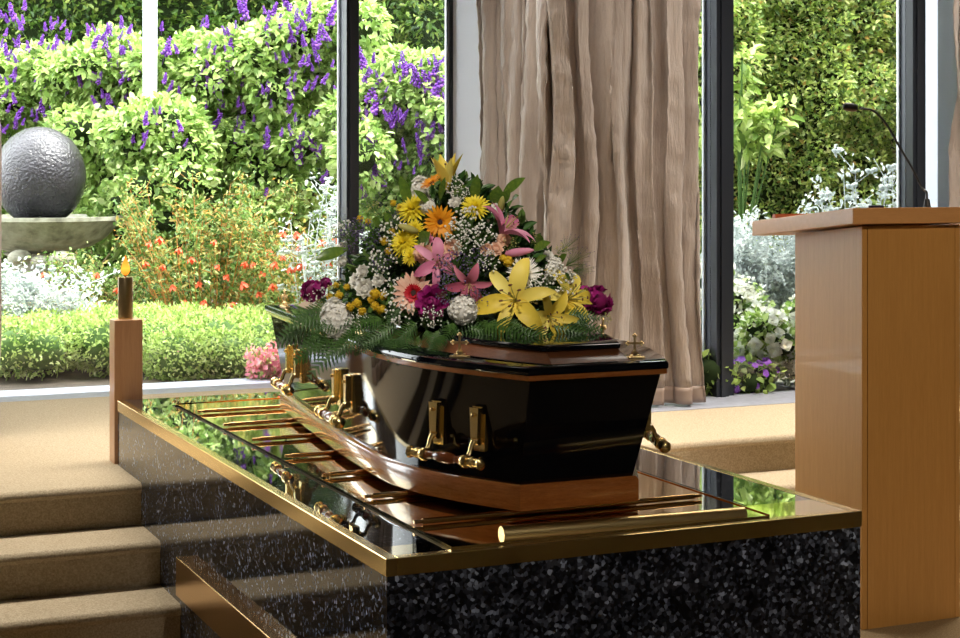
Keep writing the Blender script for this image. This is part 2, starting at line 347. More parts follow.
def curtain(path, label, amp, wl, z0=ZC+.012, z1=3.05, seed=1, flare=0.0, group=None):
    """path: plan polyline; pleats run across it"""
    rnd = random.Random(seed)
    pts = [V((x, y, 0)) for x, y in path]; L = [0]
    for a, c in zip(pts[:-1], pts[1:]): L.append(L[-1]+(c-a).length)
    n = int(L[-1]/.008)
    phs = [rnd.uniform(0, 6.28) for _ in range(8)]
    base = pts[0]
    root = thing('curtain', label, 'curtain', (base.x, base.y, z0), group)
    nz = 60; hem = z0+.075
    zs = [z0, z0+.02, z0+.04, z0+.055, hem] + [hem+(z1-hem)*(i/nz) for i in range(1, nz+1)]
    def pos(i, z):
        s = L[-1]*i/n; k = 0
        while k < len(L)-2 and L[k+1] < s: k += 1
        q = (s-L[k])/(L[k+1]-L[k]); p = pts[k].lerp(pts[k+1], q); d = (pts[k+1]-pts[k]).normalized()
        if q > .8 and k < len(pts)-2: d = d.lerp((pts[k+2]-pts[k+1]).normalized(), (q-.8)/.4)
        if q < .2 and k > 0: d = (pts[k]-pts[k-1]).normalized().lerp(d, .5+q/.4)
        d.normalize(); nn = V((d.y, -d.x, 0)); h = (z-z0)/(z1-z0); am = amp*(.65+.35*min(1, s/.8))
        ss = s + .02*math.sin(2.1*z+phs[0]+s*5) + .012*math.sin(5.3*z+phs[1]+s*11)
        a = am*(1+.35*math.sin(s*5+phs[2])) * (.75+.25*math.sin(1.7*z+phs[3]+s*7))
        w1 = math.sin(2*PI*ss/wl + 1.1*math.sin(2*PI*ss/(wl*3.1)+phs[4]))
        off = a*(abs(w1)**.75*(1 if w1 > 0 else -1)) + amp*.32*math.sin(2*PI*ss/(wl*.43)+phs[5]+1.3*math.sin(z*2)) + amp*.35*math.sin(2*PI*ss/(wl*2.3)+phs[7])
        off += .004*math.sin(z*31+s*60+phs[6])*math.sin(z*9+s*17) + .003*math.sin(z*55+s*23)
        lat = amp*.35*math.sin(4*PI*ss/wl+phs[2])
        return p + nn*(off) + d*(lat + flare*(1-h)**3*(s/L[-1]-.5)) + V((0, 0, z))
    def grid(za):
        mb = MB(); vs = [pos(i, z) for z in za for i in range(n+1)]
        fs = [(j*(n+1)+i, j*(n+1)+i+1, (j+1)*(n+1)+i+1, (j+1)*(n+1)+i) for j in range(len(za)-1) for i in range(n)]
        return offset(mb.add(vs, fs), (base.x, base.y, z0))
    for nm, za in (('fabric', zs[4:]), ('hem', zs[:5])):
        o = grid(za).build(nm, M['curtain'] if nm == 'fabric' else M['hem'], root, smooth=True)
        md = o.modifiers.new('thickness', 'SOLIDIFY'); md.thickness = .003 if nm == 'fabric' else .006; md.offset = 0
    return root
M['hem'] = simple('curtain_hem_fabric', (.36, .27, .22), .5)
curtain([(3.285, 7.47), (3.262, 7.0), (3.28, 6.50), (3.10, 6.41), (3.895, 6.42)], 'tall taupe crushed silk curtain hanging behind the coffin and flowers', .05, .15, seed=4, flare=.03)
curtain([(5.33, 6.44), (5.7, 6.42), (6.2, 6.42)], 'taupe curtain at right picture edge behind the lectern microphone', .045, .13, seed=9)
pl = PZ(0, 437, ZC)
curtain([(pl.x-.75, pl.y+.1), (pl.x-.005, pl.y+.02)], 'sliver of taupe curtain at left picture edge touching the carpet', .04, .13, seed=12)

# ------------------------------------------------------------ catafalque
CX0, CX1, CY0, CY1, ZT = 1.213, 2.425, 3.242, 5.912, .65
root = thing('catafalque', 'dark granite catafalque with brass edged top and rollers beneath the coffin', 'catafalque', (CX0, CY0, 0), rz=.0075)
def part(mb, name, mat, par, base, **kw): return offset(mb, base).build(name, mat, par, **kw)
CB = (CX0, CY0, 0)
part(MB().box((CX0+.003, CY0+.003, 0), (CX1-.003, CY1, .613)), 'granite_body', M['granite'], root, CB)
tw = .026; g = .155
part(MB().box((CX0, CY0, .612), (CX0+tw, CY1, ZT)).box((CX1-tw, CY0, .612), (CX1, CY1, ZT)).box((CX0+tw, CY0, .612), (CX1-tw, CY0+tw, ZT)), 'edge_band', M['brass'], root, CB, bev=.0015)
TX0, TX1, TY0, TY1 = 1.372, 2.182, 3.27, 5.70
part(MB().box((CX0+tw, CY0+tw+.085, .60), (TX0-.012, CY1, ZT-.001)).box((TX1+.03, CY0+tw+.14, .60), (CX1-tw, CY1, ZT-.001)).box((TX0-.012, TY1+.012, .6), (TX1+.012, CY1, ZT-.001)), 'granite_border', M['granite_top'], root, CB)
part(MB().box((CX0+tw, CY0+tw, .60), (TX0-.012, CY0+tw+.085, ZT-.0006)), 'corner_plate', M['tray'], root, CB)
part(MB().box((TX1+.001, CY0+tw, .6), (CX1-tw, CY0+tw+.14, ZT-.0006)), 'corner_plate', M['tray'], root, CB)
part(MB().box((TX0, TY0, .60), (TX1, TY1, ZT+.0045)).box((TX0, TY0, .62), (TX0+.0025, TY1, ZT+.0055)).box((TX1-.0025, TY0, .62), (TX1, TY1, ZT+.007)).box((TX0, TY1-.005, .62), (TX1, TY1, ZT+.007)), 'tray', M['tray'], root, CB)
part(MB().box((TX0-.012, TY0, .6), (TX0, TY1+.012, ZT-.008)).box((TX1, TY0+.12, .6), (TX1+.03, TY1+.012, ZT-.002)).box((TX0, TY1, .6), (TX1, TY1+.012, ZT-.008)), 'shadow_gap', M['black_plastic'], root, CB)
rm = MB().tube([(.0, 0, 0), (.02, 0, 0), (.021, 0, 0), (.74, 0, 0), (.741, 0, 0), (.76, 0, 0)], [.0045, .0045, .0065, .0065, .0045, .0045], 16).mesh('roller'); rm.materials.append(M['brass_dark'])
rm.set_sharp_from_angle(angle=math.radians(40))
for v in (.262, .586, .905, 1.228, 1.55, 1.87, 2.19):
    inst(rm, 'roller', root, Matrix.Translation((TX0+.008-CX0, v, ZT+.0128)))
lip = MB().tube([(1.522, 3.338, ZT+.004), (2.13, 3.30, ZT+.004)], .019, 20); part(lip, 'end_roller', M['brass_satin'], root, CB, auto=True)
part(MB().box((1.183, 3.35, .188), (1.226, 4.93, .303)), 'side_plate', M['brass_dark'], root, CB, bev=.002)

# ------------------------------------------------------------ candle post and candle
pb = (1.166, 5.925, ZC)
part(MB().box((1.187, 5.928, ZC), (1.288, 6.018, .932), bev=.002), 'post', M['post_wood'], None, (0, 0, 0))
po = bpy.data.objects['post']; po.name = 'candle_post'
tag(po, 'square timber post at far left corner of the granite catafalque', 'post')
cc = PY(125.5, 300, 5.975); cc.z = .933
M['bronze'] = simple('candle_bronze', (.55, .42, .22), .3, 1)
cd = thing('memorial_candle', 'tall round bronze oil candle burning on the timber post', 'candle', cc)
MB().lathe([(.026, 0), (.0265, .004), (.0265, .146), (.025, .15), (.008, .151)], 28).build('candle_body', M['bronze'], cd, auto=True)
MB().tube([(0, 0, .148), (0, 0, .166)], .002, 6).build('wick', M['black_plastic'], cd)
MB().lathe([(.002, .156), (.009, .16), (.0155, .17), (.016, .18), (.012, .196), (.005, .214), (.0006, .228)], 14).build('flame', M['flame'], cd, smooth=True)
fl = bpy.data.lights.new('candle_glow', 'POINT'); flo = bpy.data.objects.new('candle_glow', fl); COL.objects.link(flo)
fl.energy = .6; fl.color = (1, .5, .15); fl.shadow_soft_size = .01; flo.location = cc + V((0, 0, .25))

# ------------------------------------------------------------ lectern
lb = (3.244, 4.349, 0)
lt = thing('lectern', 'honey coloured timber lectern standing right of the catafalque', 'lectern', lb)
X0, Y0, X1, Y1 = 3.244, 4.349, 3.635, 4.72
def sb(x0, y0, x1, y1, z0, f):   # block with sloping top
    vs = [(x0, y0, z0), (x1, y0, z0), (x1, y1, z0), (x0, y1, z0), (x0, y0, f(y0)), (x1, y0, f(y0)), (x1, y1, f(y1)), (x0, y1, f(y1))]
    return vs, [(0, 3, 2, 1), (4, 5, 6, 7), (0, 1, 5, 4), (1, 2, 6, 5), (2, 3, 7, 6), (3, 0, 4, 7)]
sl = lambda y: 1.289 - (y-4.33)*.098
mb = MB().add(*sb(X0+.022, Y0, X1-.022, Y0+.02, 0, sl)); part(mb, 'front_panel', M['lect_wood'], lt, lb)
for a, c in ((X0, X0+.02), (X1-.02, X1)):
    part(MB().add(*sb(a, Y0, c, Y1, 0, sl)), 'side_panel', M['lect_wood'], lt, lb, bev=.0015)
part(MB().add(*sb(X0+.022, Y1-.02, X1-.022, Y1, 0, sl)), 'back_panel', M['lect_wood'], lt, lb)
s2 = lambda y: 1.346 - (y-4.318)*.098; s1 = lambda y: s2(y)-.051
vs, fs = sb(3.186, 4.318, 3.70, 4.894, 0, s2)
for i in range(4): vs[i] = (vs[i][0], vs[i][1], s1(vs[i][1]))
part(MB().add(vs, fs), 'top', M['lect_top'], lt, lb, bev=.002)
vs, fs = sb(3.26, 4.862, 3.60, 4.88, 0, lambda y: s2(y)+.022)
for i in range(4): vs[i] = (vs[i][0], vs[i][1], s2(vs[i][1]))
part(MB().add(vs, fs), 'page_stop', M['rust_wood'], lt, lb)
mbse = PY(927, 205, 4.46); mz = s2(4.46)
mc = thing('gooseneck_microphone', 'thin black gooseneck microphone rising from the lectern top', 'microphone', (mbse.x, mbse.y, mz+.001))
mh = PY(850, 107.5, 4.62) - V((mbse.x, mbse.y, mz)); mk = PY(873, 111, 4.60) - V((mbse.x, mbse.y, mz))
mid = [PY(*q, yy) - V((mbse.x, mbse.y, mz)) for q, yy in (((886, 124), 4.58), ((900, 148), 4.55), ((914, 172), 4.51), ((922, 188), 4.48))]
MB().lathe([(.02, 0), (.02, .006), (.012, .012), (.009, .035), (.006, .038)], 18).build('base', M['black_plastic'], mc, auto=True)
path = [V((0, 0, .03)), V((-.002, 0, .06))] + mid[::-1] + [mk, mk.lerp(mh, .55)]
def catmull(p, k=6):
    out = []
    for i in range(len(p)-1):
        a, b_, c_, d_ = p[max(i-1, 0)], p[i], p[i+1], p[min(i+2, len(p)-1)]
        for j in range(k): u = j/k; out.append(.5*((2*b_)+(c_-a)*u+(2*a-5*b_+4*c_-d_)*u*u+(3*b_-a-3*c_+d_)*u**3))
    return out+[p[-1]]
MB().tube(catmull(path), .0038, 8).build('gooseneck', M['black_plastic'], mc, smooth=True)
dv = (mh-mk).normalized()
MB().tube([mh-dv*.026, mh-dv*.023, mh-dv*.012, mh+dv*.012, mh+dv*.021, mh+dv*.025], [.007, .012, .0145, .0145, .011, .004], 14).build('windscreen', M['black_plastic'], mc, smooth=True)
pn = thing('pen', 'small dark pen lying on the lectern top beside its front edge', 'pen', (3.27, 4.345, s2(4.345)+.005))
MB().tube([(-.0, 0, 0), (.06, .01, 0)], .005, 8).build('barrel', simple('navy_plastic', (.01, .01, .04), .3), pn, auto=True)

# ------------------------------------------------------------ coffin
CU, CV = 1.213, 3.242
def hermite_interp(tab, v):
    xs = [a for a, _ in tab]; ys = [c for _, c in tab]
    if v <= xs[0]: return ys[0]
    if v >= xs[-1]: return ys[-1]
    k = max(i for i in range(len(xs)) if xs[i] <= v)
    if k == len(xs)-1: return ys[-1]
    def m(i):
        if i == 0: return (ys[1]-ys[0])/(xs[1]-xs[0])
        if i == len(xs)-1: return (ys[-1]-ys[-2])/(xs[-1]-xs[-2])
        return (ys[i+1]-ys[i-1])/(xs[i+1]-xs[i-1])
    h = xs[k+1]-xs[k]; u = (v-xs[k])/h
    return (2*u**3-3*u*u+1)*ys[k]+(u**3-2*u*u+u)*h*m(k)+(-2*u**3+3*u*u)*ys[k+1]+(u**3-u*u)*h*m(k+1)
LID = [(.135, .181), (.30, .254), (.46, .304), (.60, .324), (.72, .328), (.86, .321), (1.15, .293), (1.6, .247), (2.155, .192)]
BASE = [(.232, .156), (.36, .222), (.50, .278), (.62, .302), (.72, .307), (.86, .3), (1.15, .274), (1.6, .219), (2.11, .152)]
cen = lambda v: CU + .575 - .006*v
def outline(tab, z, ins=0.0, n=44):
    v0 = tab[0][0]+ins; v1 = tab[-1][0]-ins; vs = [v0+(v1-v0)*i/n for i in range(n+1)]
    L = [(cen(v)-(hermite_interp(tab, v)-ins), CV+v, z) for v in vs]; R = [(cen(v)+(hermite_interp(tab, v)-ins), CV+v, z) for v in vs]
    return [V(q) for q in L[::-1]] + [V(q) for q in R]      # counter-clockwise from far-left
def mixo(a, b_, t): return [p.lerp(q, t) for p, q in zip(a, b_)]
def setz(l, z): return [V((p.x, p.y, z)) for p in l]
cob = (CU+.57, CV+1.15, .675)
cf = thing('coffin', 'black lacquered coffin with timber plinth and brass handles on the rollers', 'coffin', cob)
B = outline(BASE, 0); Lo = outline(LID, 0); Bi = outline(BASE, 0, .016); Li = outline(LID, 0, .018)
part(MB().loops([setz(outline(BASE, 0, .002), .6712), setz(B, .675), setz(B, .722), setz(outline(BASE, 0, .003), .727), setz(outline(BASE, 0, .008), .731)]), 'plinth', M['coffin_wood'], cf, cob, auto=True)
part(MB().loops([setz(mixo(Bi, Li, k/6), .7305+(.986-.7305)*k/6) for k in range(7)]), 'body', M['black_gloss'], cf, cob, auto=True)
part(MB().loops([setz(outline(LID, 0, .008), .983), setz(outline(LID, 0, .004), .985), setz(outline(LID, 0, .004), .997)]), 'lid_moulding', M['coffin_wood'], cf, cob, auto=True)
lid = [setz(outline(LID, 0, .003), .9965), setz(outline(LID, 0, 0), 1.0), setz(outline(LID, 0, 0), 1.008), setz(outline(LID, 0, .002), 1.0125), setz(outline(LID, 0, .007), 1.015)]
lo = part(MB().loops(lid), 'lid', M['black_gloss'], cf, cob, auto=True)
def raised(sc, v0, v1, dz):
    n = 44; L = []; R = []
    for i in range(n+1):
        v = v0+(v1-v0)*i/n; h = hermite_interp(LID, v)-sc
        L.append(V((cen(v)-h, CV+v, dz))); R.append(V((cen(v)+h, CV+v, dz)))
    return L[::-1]+R
part(MB().loops([raised(.098, .178, 2.08, 1.0145), raised(.128, .225, 2.03, 1.040)]), 'raised_bevel', M['coffin_wood_long'], cf, cob, auto=True)
part(MB().loops([raised(.124, .220, 2.035, 1.0395), raised(.121, .216, 2.04, 1.042), raised(.121, .216, 2.04, 1.050), raised(.125, .222, 2.035, 1.0535)]), 'raised_panel', M['black_gloss'], cf, cob, auto=True)
# handles
def handle_meshes():
    d = .055; out = {}
    for nm in ('bracket', 'arm'): out[nm] = MB()
    # local: x along wall, y outward, z up, origin on the wall half-way up the brackets
    for sx in (-1,):
        b_ = out['bracket']; x = 0
        def pr(w0, w1, y0, y1, z0, z1):
            vs = [(x-w0, y0, z0), (x+w0, y0, z0), (x+w0, y1, z0), (x-w0, y1, z0), (x-w1, y0, z1), (x+w1, y0, z1), (x+w1, y1, z1), (x-w1, y1, z1)]
            b_.add(vs, [(0, 3, 2, 1), (4, 5, 6, 7), (0, 1, 5, 4), (1, 2, 6, 5), (2, 3, 7, 6), (3, 0, 4, 7)])
        pr(.017, .021, 0, .012, -.05, .05)
        pr(.011, .0145, .012, .03, -.018, .053)
        pr(.013, .017, .0, .018, .05, .055)
        b_.ball((x, .033, .036), .005, 8, 5)
        b_.tube([(x-.012, .022, -.026), (x+.012, .022, -.026)], .009, 12)
        out['arm'].tube([(x, .024, -.026), (x, .032, -.036), (x, .036, -.05), (x, .046, -.062)], [.0075, .006, .006, .007], 10)
        out['arm'].tube([(x-.0095, .05, -.068), (x-.0035, .05, -.068), (x+.0035, .05, -.068), (x+.0095, .05, -.068)], [.014, .0165, .0165, .014], 16)
    return out
hm = handle_meshes()
HB = hm['bracket'].mesh('bracket'); HB.materials.append(M['brass_handle']); HB.set_sharp_from_angle(angle=math.radians(35))
HA = hm['arm'].mesh('arm'); HA.materials.append(M['brass_handle']); HA.set_sharp_from_angle(angle=math.radians(50))
wbm = MB().tube([(-.056, 0, 0), (-.05, 0, 0), (-.036, 0, 0), (-.03, 0, 0), (-.024, 0, 0), (-.008, 0, 0), (.008, 0, 0), (.024, 0, 0), (.03, 0, 0), (.036, 0, 0), (.05, 0, 0), (.056, 0, 0)],
               [.009, .012, .009, .0085, .011, .0145, .0145, .011, .0085, .009, .012, .009], 16).mesh('grip'); wbm.materials.append(M['handle_wood'])
em_ = MB().tube([(0, 0, 0), (.01, 0, 0), (.012, 0, 0), (.016, 0, 0), (.018, 0, 0), (.034, 0, 0), (.036, 0, 0), (.041, 0, 0), (.046, 0, 0), (.049, 0, 0)],
               [.011, .011, .0135, .0135, .0105, .0105, .0145, .0155, .011, .003], 16).mesh('bar_end'); em_.materials.append(M['brass_handle']); em_.set_sharp_from_angle(angle=math.radians(50))
def side_frame(v, side, z):
    t_ = (z-.7305)/(.986-.7305)
    def p(v_): 
        h = (hermite_interp(BASE, v_)-.016)*(1-t_) + (hermite_interp(LID, v_)-.018)*t_
        return V((cen(v_)+side*h, CV+v_, z))
    P0 = p(v); T_ = (p(v+.02)-p(v-.02)).normalized()
    if side < 0: T_ = -T_                       # x axis so that y = outward with z up
    up = V((0, 0, 1)); y = up.cross(T_).normalized()
    if y.x*side < 0: y = -y; T_ = -T_
    return P0, T_, y
for v, sd in ((.385, -1), (1.10, -1), (1.78, -1), (.42, 1), (1.10, 1), (1.78, 1)):
    P0, T_, y = side_frame(v, sd, .853); z = T_.cross(y)
    if z.z < 0: T_ = -T_; z = T_.cross(y)
    mw = Matrix((T_, y, z)).transposed().to_4x4(); mw.translation = P0 + y*.001 - V(cob)
    h = bpy.data.objects.new('handle', None); COL.objects.link(h); h.parent = cf; h.matrix_local = mw; h.empty_display_size = .05
    bpy.context.view_layer.update()
    for sx in (-.070, .070):
        inst(HB, 'bracket', h, Matrix.Translation((sx, -.006, 0))); inst(HA, 'arm', h, Matrix.Translation((sx, 0, 0)))
    inst(wbm, 'grip', h, Matrix.Translation((0, .05, -.068)) @ Matrix.Diagonal((1.2, 1, 1, 1)))
    inst(em_, 'bar_end', h, Matrix.Translation((.080, .05, -.068))); inst(em_, 'bar_end', h, Matrix.Translation((-.080, .05, -.068)) @ Matrix.Rotation(PI, 4, 'Z'))
def cross():
    m = MB().box((-.021, -.007, 0), (.021, .007, .004), bev=.001).box((-.012, -.005, .004), (.012, .005, .008), bev=.001)
    m.tube([(0, 0, .006), (0, 0, .012), (0, 0, .016)], [.006, .0075, .003], 10)
    m.box((-.0022, -.002, .012), (.0022, .002, .046)).box((-.0135, -.002, .029), (.0135, .002, .0335))
    for x, z in ((-.014, .031), (.014, .031), (0, .047)):
        for a in (-1, 0, 1):
            q = (x + (0 if x else a*.0032) + (math.copysign(.003, x) if x and a == 0 else 0), 0, z + (a*.0032 if x else (.003 if a == 0 else 0)))
            m.ball(q, .0026, 6, 4)
    return m
cm = cross().mesh('cross_screw', False); cm.materials.append(simple('satin_brass', (.95, .72, .36), .38, 1))
cm.transform(Matrix.Scale(1.15, 4))
for v, sd, ins_ in ((.40, -1, .04), (.215, 1, .07), (1.06, -1, .045), (.62, 1, .045), (1.35, 1, .045), (2.02, -1, .03), (2.02, 1, .03)):
    h = hermite_interp(LID, v)-ins_-.012
    rz = (-1.15 if sd > 0 else .35) if v < .5 else 1.4*sd
    rz = {(.40, -1): -.6, (.215, 1): -.35}.get((v, sd), 1.45*sd)
    inst(cm, 'cross_screw', cf, Matrix.Translation(V((cen(v)+sd*h, CV+v, 1.0150))-V(cob)) @ Matrix.Rotation(rz, 4, 'Z'))

# ------------------------------------------------------------ flower arrangement on the lid
FC = V((CU+.57, CV+1.0, 1.055)); FR = V((.33, .52, .40))
ar = thing('flower_arrangement', 'large mixed flower spray of lilies, gerberas and ferns on the coffin lid', 'flower arrangement', FC)
def dome(px, py, push=1.0):
    """point on the front of the dome of flowers along a sight line, and its outward normal"""
    d = ray(px, py).normalized(); o = CAMP - FC
    R = FR*push; q = V((o.x/R.x, o.y/R.y, o.z/R.z)); e = V((d.x/R.x, d.y/R.y, d.z/R.z))
    a = e.dot(e); b_ = 2*q.dot(e); c_ = q.dot(q)-1; D = b_*b_-4*a*c_
    t_ = (-b_-math.sqrt(D))/(2*a) if D > 0 else -b_/(2*a)
    p = CAMP + d*t_; n = V(((p.x-FC.x)/R.x**2, (p.y-FC.y)/R.y**2, (p.z-FC.z)/R.z**2)).normalized()
    return p, n
def petal_strip(mb, L, W, base_w, rise, curl, az, n=7, cup=.15, z0=0.0, r0=0.0, twist=0, point=1.0, ruf=0, peak=.55):
    """a petal from the centre outward in direction az; rise: start slope angle, curl: total bend back"""
    ca, sa = math.cos(az), math.sin(az); vs = []; x = r0; z = z0; ang = rise; st = L/n
    for i in range(n+1):
        u = i/n; wd = (base_w + (W-base_w)*math.sin(min(1, u/peak)*PI/2)) if u < peak else W*max(.0, math.cos((u-peak)/(1-peak)*PI/2))**(.7*point)
        if i == n: wd = W*.04
        nx, nz = -math.sin(ang), math.cos(ang)
        for k, sgn in ((0, -1), (1, 0), (2, 1)):
            c_ = cup*wd*(1 if sgn else 0) + ruf*math.sin(u*25+sgn)*(1 if sgn else 0)
            px_, pz_ = x+nx*c_, z+nz*c_; y = sgn*wd/2
            vs.append((px_*ca-y*sa, px_*sa+y*ca, pz_))
        x += math.cos(ang)*st; z += math.sin(ang)*st; ang -= curl/n*(.4+1.2*u)
    fs = []
    for i in range(n):
        a = i*3; fs += [(a, a+1, a+4, a+3), (a+1, a+2, a+5, a+4)]
    mb.add(vs, fs)
def lily_mesh(mat, openness=1.0, seed=0):
    r_ = random.Random(seed); mb = MB()
    for k in range(6):
        inner = k % 2
        petal_strip(mb, .62+r_.uniform(-.04, .04), .24 if inner else .17, .07, 1.15-.55*openness+r_.uniform(-.08, .08), (1.7+.6*r_.random())*openness, k*PI/3+r_.uniform(-.08, .08), 9, .26, .0, .02, point=1.5, peak=.42)
    me = mb.mesh('lily'); me.materials.append(mat)
    s_ = MB(); a_ = MB()
    for k in range(6):
        az = k*PI/3+.3; e = V((.13*math.cos(az), .13*math.sin(az), .34)); s_.tube([(0, 0, 0), e*.5+V((0, 0, .03)), e], .006, 5)
        a_.ball(e, .022, 6, 4, sc=(1.4, .7, .5))
    s_.tube([(0, 0, 0), (.01, .01, .42)], .01, 5); a_.ball((.01, .01, .42), .02, 6, 4)
    ms = s_.mesh('stamens'); ms.materials.append(G['p_bud']); ma = a_.mesh('anthers'); ma.materials.append(G['p_anther'])
    return me, [('stamens', ms), ('anthers', ma)]
def ray_mesh(name, mat, rings, centre=None, seed=0):
    """rings: (count, length, width, rise, curl, r0, z0)"""
    r_ = random.Random(seed); mb = MB()
    for n, L, W, ri, cu, r0, z0 in rings:
        o = r_.random()
        for k in range(n): petal_strip(mb, L*r_.uniform(.9, 1.08), W, W*.5, ri+r_.uniform(-.1, .1), cu+r_.uniform(-.15, .15), 2*PI*(k+o)/n+r_.uniform(-.06, .06), 4, .12, z0, r0, point=.55)
    me = mb.mesh(name); me.materials.append(mat); subs = []
    for nm, m_, rad, h in (centre or []):
        c_ = MB().lathe([(rad, 0), (rad, h*.6), (rad*.8, h), (rad*.3, h*.85)], 16).mesh(nm); c_.materials.append(m_); subs.append((nm, c_))
    return me, subs
def rose_mesh(name, mat, seed=0, open_=1.0):
    r_ = random.Random(seed); mb = MB()
    for ring, (n, L, rise, r0) in enumerate(((3, .32, 1.5, .03), (5, .40, 1.35, .08), (6, .46, 1.1, .13), (8, .50, .8, .16), (9, .48, .45, .18))):
        for k in range(n): petal_strip(mb, L, .34, .2, rise, -.9+ring*.35*open_, 2*PI*k/n+ring*.7+r_.uniform(-.1, .1), 5, .35, -.15, r0, point=.4)
    mb.ball((0, 0, -.08), .26, 10, 6); me = mb.mesh(name); me.materials.append(mat); return me, []
def cluster_mesh(name, mat, n, elong=(1, 1, 1), pr=.1, seed=0):
    """rounded head of many small ruffled florets"""
    r_ = np.random.default_rng(seed); mb = MB(); P = r_.normal(0, 1, (n, 3)); P /= np.linalg.norm(P, axis=1, keepdims=True)
    for p in P:
        q = V((p[0]*elong[0], p[1]*elong[1], p[2]*elong[2]))*.42; m_ = frame(q, r_.uniform(0, 6)); m_.translation = q*r_.uniform(.88, 1.05)
        t_ = MB()
        for k in range(5): petal_strip(t_, pr*1.25, pr, pr*.5, .6, .9, k*2*PI/5, 2, .2, 0, 0, point=.4)
        mb.add(t_.v, t_.f, m_)
    mb.ball((0, 0, 0), .4, 10, 6, sc=elong); me = mb.mesh(name); me.materials.append(mat); return me, []
def bud_mesh(name, mat, w_=.2):
    mb = MB().lathe([(.03, 0), (w_*.35, .08), (w_*.5, .3), (w_*.48, .55), (w_*.33, .82), (w_*.12, .97), (.01, 1.0)], 6)
    me = mb.mesh(name); me.materials.append(mat); return me, []
def leafblade(name, mat, W=.3, curl=.6):
    mb = MB(); petal_strip(mb, 1, W, .04, .25, curl, 0, 10, .18, point=1.2); me = mb.mesh(name); me.materials.append(mat); return me, []
def fern_mesh(seed=0):
    r_ = random.Random(seed); mb = MB(); mb2 = MB(); n = 14; pts = []
    for i in range(n+1): u = i/n; pts.append(V((u*.98, .03*math.sin(u*3), .16*math.sin(u*PI*.7)-.22*u*u)))
    mb.tube(pts, [.006*(1-.7*i/n) for i in range(n+1)], 4)
    for i in range(2, n):
        u = i/n; L = .36*(1-u)**.75*min(1, u*3.2)+.02
        for sd in (-1, 1):
            d = V((.55+.1*u, sd*1.0, -.05+r_.uniform(-.08, .08))).normalized(); s_ = V((d.y*-sd, d.x*sd, 0)).normalized()
            m_ = 9
            vs = []; fs = []
            for j in range(m_+1):                    # toothed pinna
                q = j/m_; wd = .023*(1-q)**.6*(1.35 if j % 2 else .55)+.002; c_ = pts[i]+d*L*q+V((0, 0, -.05*q*q*L/.3))
                vs += [c_-V((1, 0, 0))*wd*1.1, c_+V((0, 0, .006)), c_+V((1, 0, 0))*wd*1.1]
            for j in range(m_): a = 3*j; fs += [(a, a+1, a+4, a+3), (a+1, a+2, a+5, a+4)]
            mb.add(vs, fs)
    me = mb.mesh('fern_frond'); me.materials.append(G['fern']); return me, []
def breath_mesh(name, mat, n=42, dot=.035, seed=0, stem=G['stem_green'], elong=1.0):
    r_ = random.Random(seed); mb = MB(); st = MB()
    for _ in range(n):
        a = r_.uniform(0, 2*PI); ph = math.acos(r_.uniform(.0, 1)); R = r_.uniform(.3, .5)
        e = V((math.sin(ph)*math.cos(a)*R, math.sin(ph)*math.sin(a)*R, math.cos(ph)*R*elong))
        mb.ball(e, dot*r_.uniform(.7, 1.25), 6, 4); st.tube([(0, 0, -.25), e*.55+V((0, 0, -.03)), e], .004, 3, False)
    me = mb.mesh(name); me.materials.append(mat); ms = st.mesh('stems'); ms.materials.append(stem); return me, [('stems', ms)]
K = {}
K['ly'] = ('lily', *lily_mesh(G['p_yellow'], 1.0, 1)); K['ly2'] = ('lily', *lily_mesh(G['p_yellow'], .85, 2)); K['lyu'] = ('lily', *lily_mesh(G['p_yellow'], .0, 3))
K['lp'] = ('lily', *lily_mesh(G['p_pink'], 1.05, 4)); K['lps'] = ('lily', *lily_mesh(G['p_pink'], .6, 5)); K['lr'] = ('lily', *lily_mesh(G['p_rose'], 1.0, 6))
K['go'] = ('gerbera', *ray_mesh('gerbera', G['p_orange'], [(22, .42, .09, .25, .35, .1, 0), (18, .33, .08, .45, .4, .1, .03), (16, .12, .04, .9, .3, .07, .05)], [('flower_centre', G['p_centre'], .09, .06)], 1))
gr_ = ray_mesh('gerbera', G['p_salmon'], [(20, .42, .10, .2, .3, .1, 0), (16, .36, .1, .35, .35, .1, .02)], [('flower_centre', G['p_centre'], .07, .09)], 2)
rr_ = ray_mesh('inner_petals', G['p_red'], [(26, .17, .05, .5, .5, .07, .04), (20, .1, .04, .9, .3, .05, .05)])[0]
K['gr'] = ('gerbera', gr_[0], gr_[1]+[('inner_petals', rr_)])
K['cy'] = ('chrysanthemum', *ray_mesh('chrysanthemum', G['p_chrys'], [(22, .42, .07, .1, .3, .06, 0), (20, .38, .07, .5, .6, .05, .03), (16, .32, .06, .9, .9, .04, .06), (10, .24, .05, 1.3, .6, .02, .08)], None, 3))
K['cw'] = ('chrysanthemum', *ray_mesh('chrysanthemum', G['p_white'], [(26, .45, .045, .15, .2, .05, 0), (24, .42, .04, .5, .4, .05, .02), (16, .32, .04, 1, .6, .03, .05)], None, 4))
K['rw'] = ('ranunculus', *rose_mesh('ranunculus', G['p_white'], 1, .2)); K['rp'] = ('rose', *rose_mesh('rose', G['p_peach'], 2)); K['rm'] = ('rose', *rose_mesh('rose', G['p_pink'], 3))
K['cl'] = ('carnation', *cluster_mesh('carnation', G['p_white'], 190, (1, 1, .9), .085, 5)); K['st'] = ('stock_flower', *cluster_mesh('stock_flower', G['p_white'], 190, (.62, .62, 1.15), .08, 6))
K['ht'] = ('hyacinth', *cluster_mesh('hyacinth', G['p_white'], 190, (1.15, .75, .75), .08, 8))
K['mg'] = ('orchid_spray', *cluster_mesh('orchid_spray', G['p_magenta'], 34, (1, .8, .7), .2, 7)); K['mr'] = ('rose', *rose_mesh('rose', G['p_magenta'], 9))
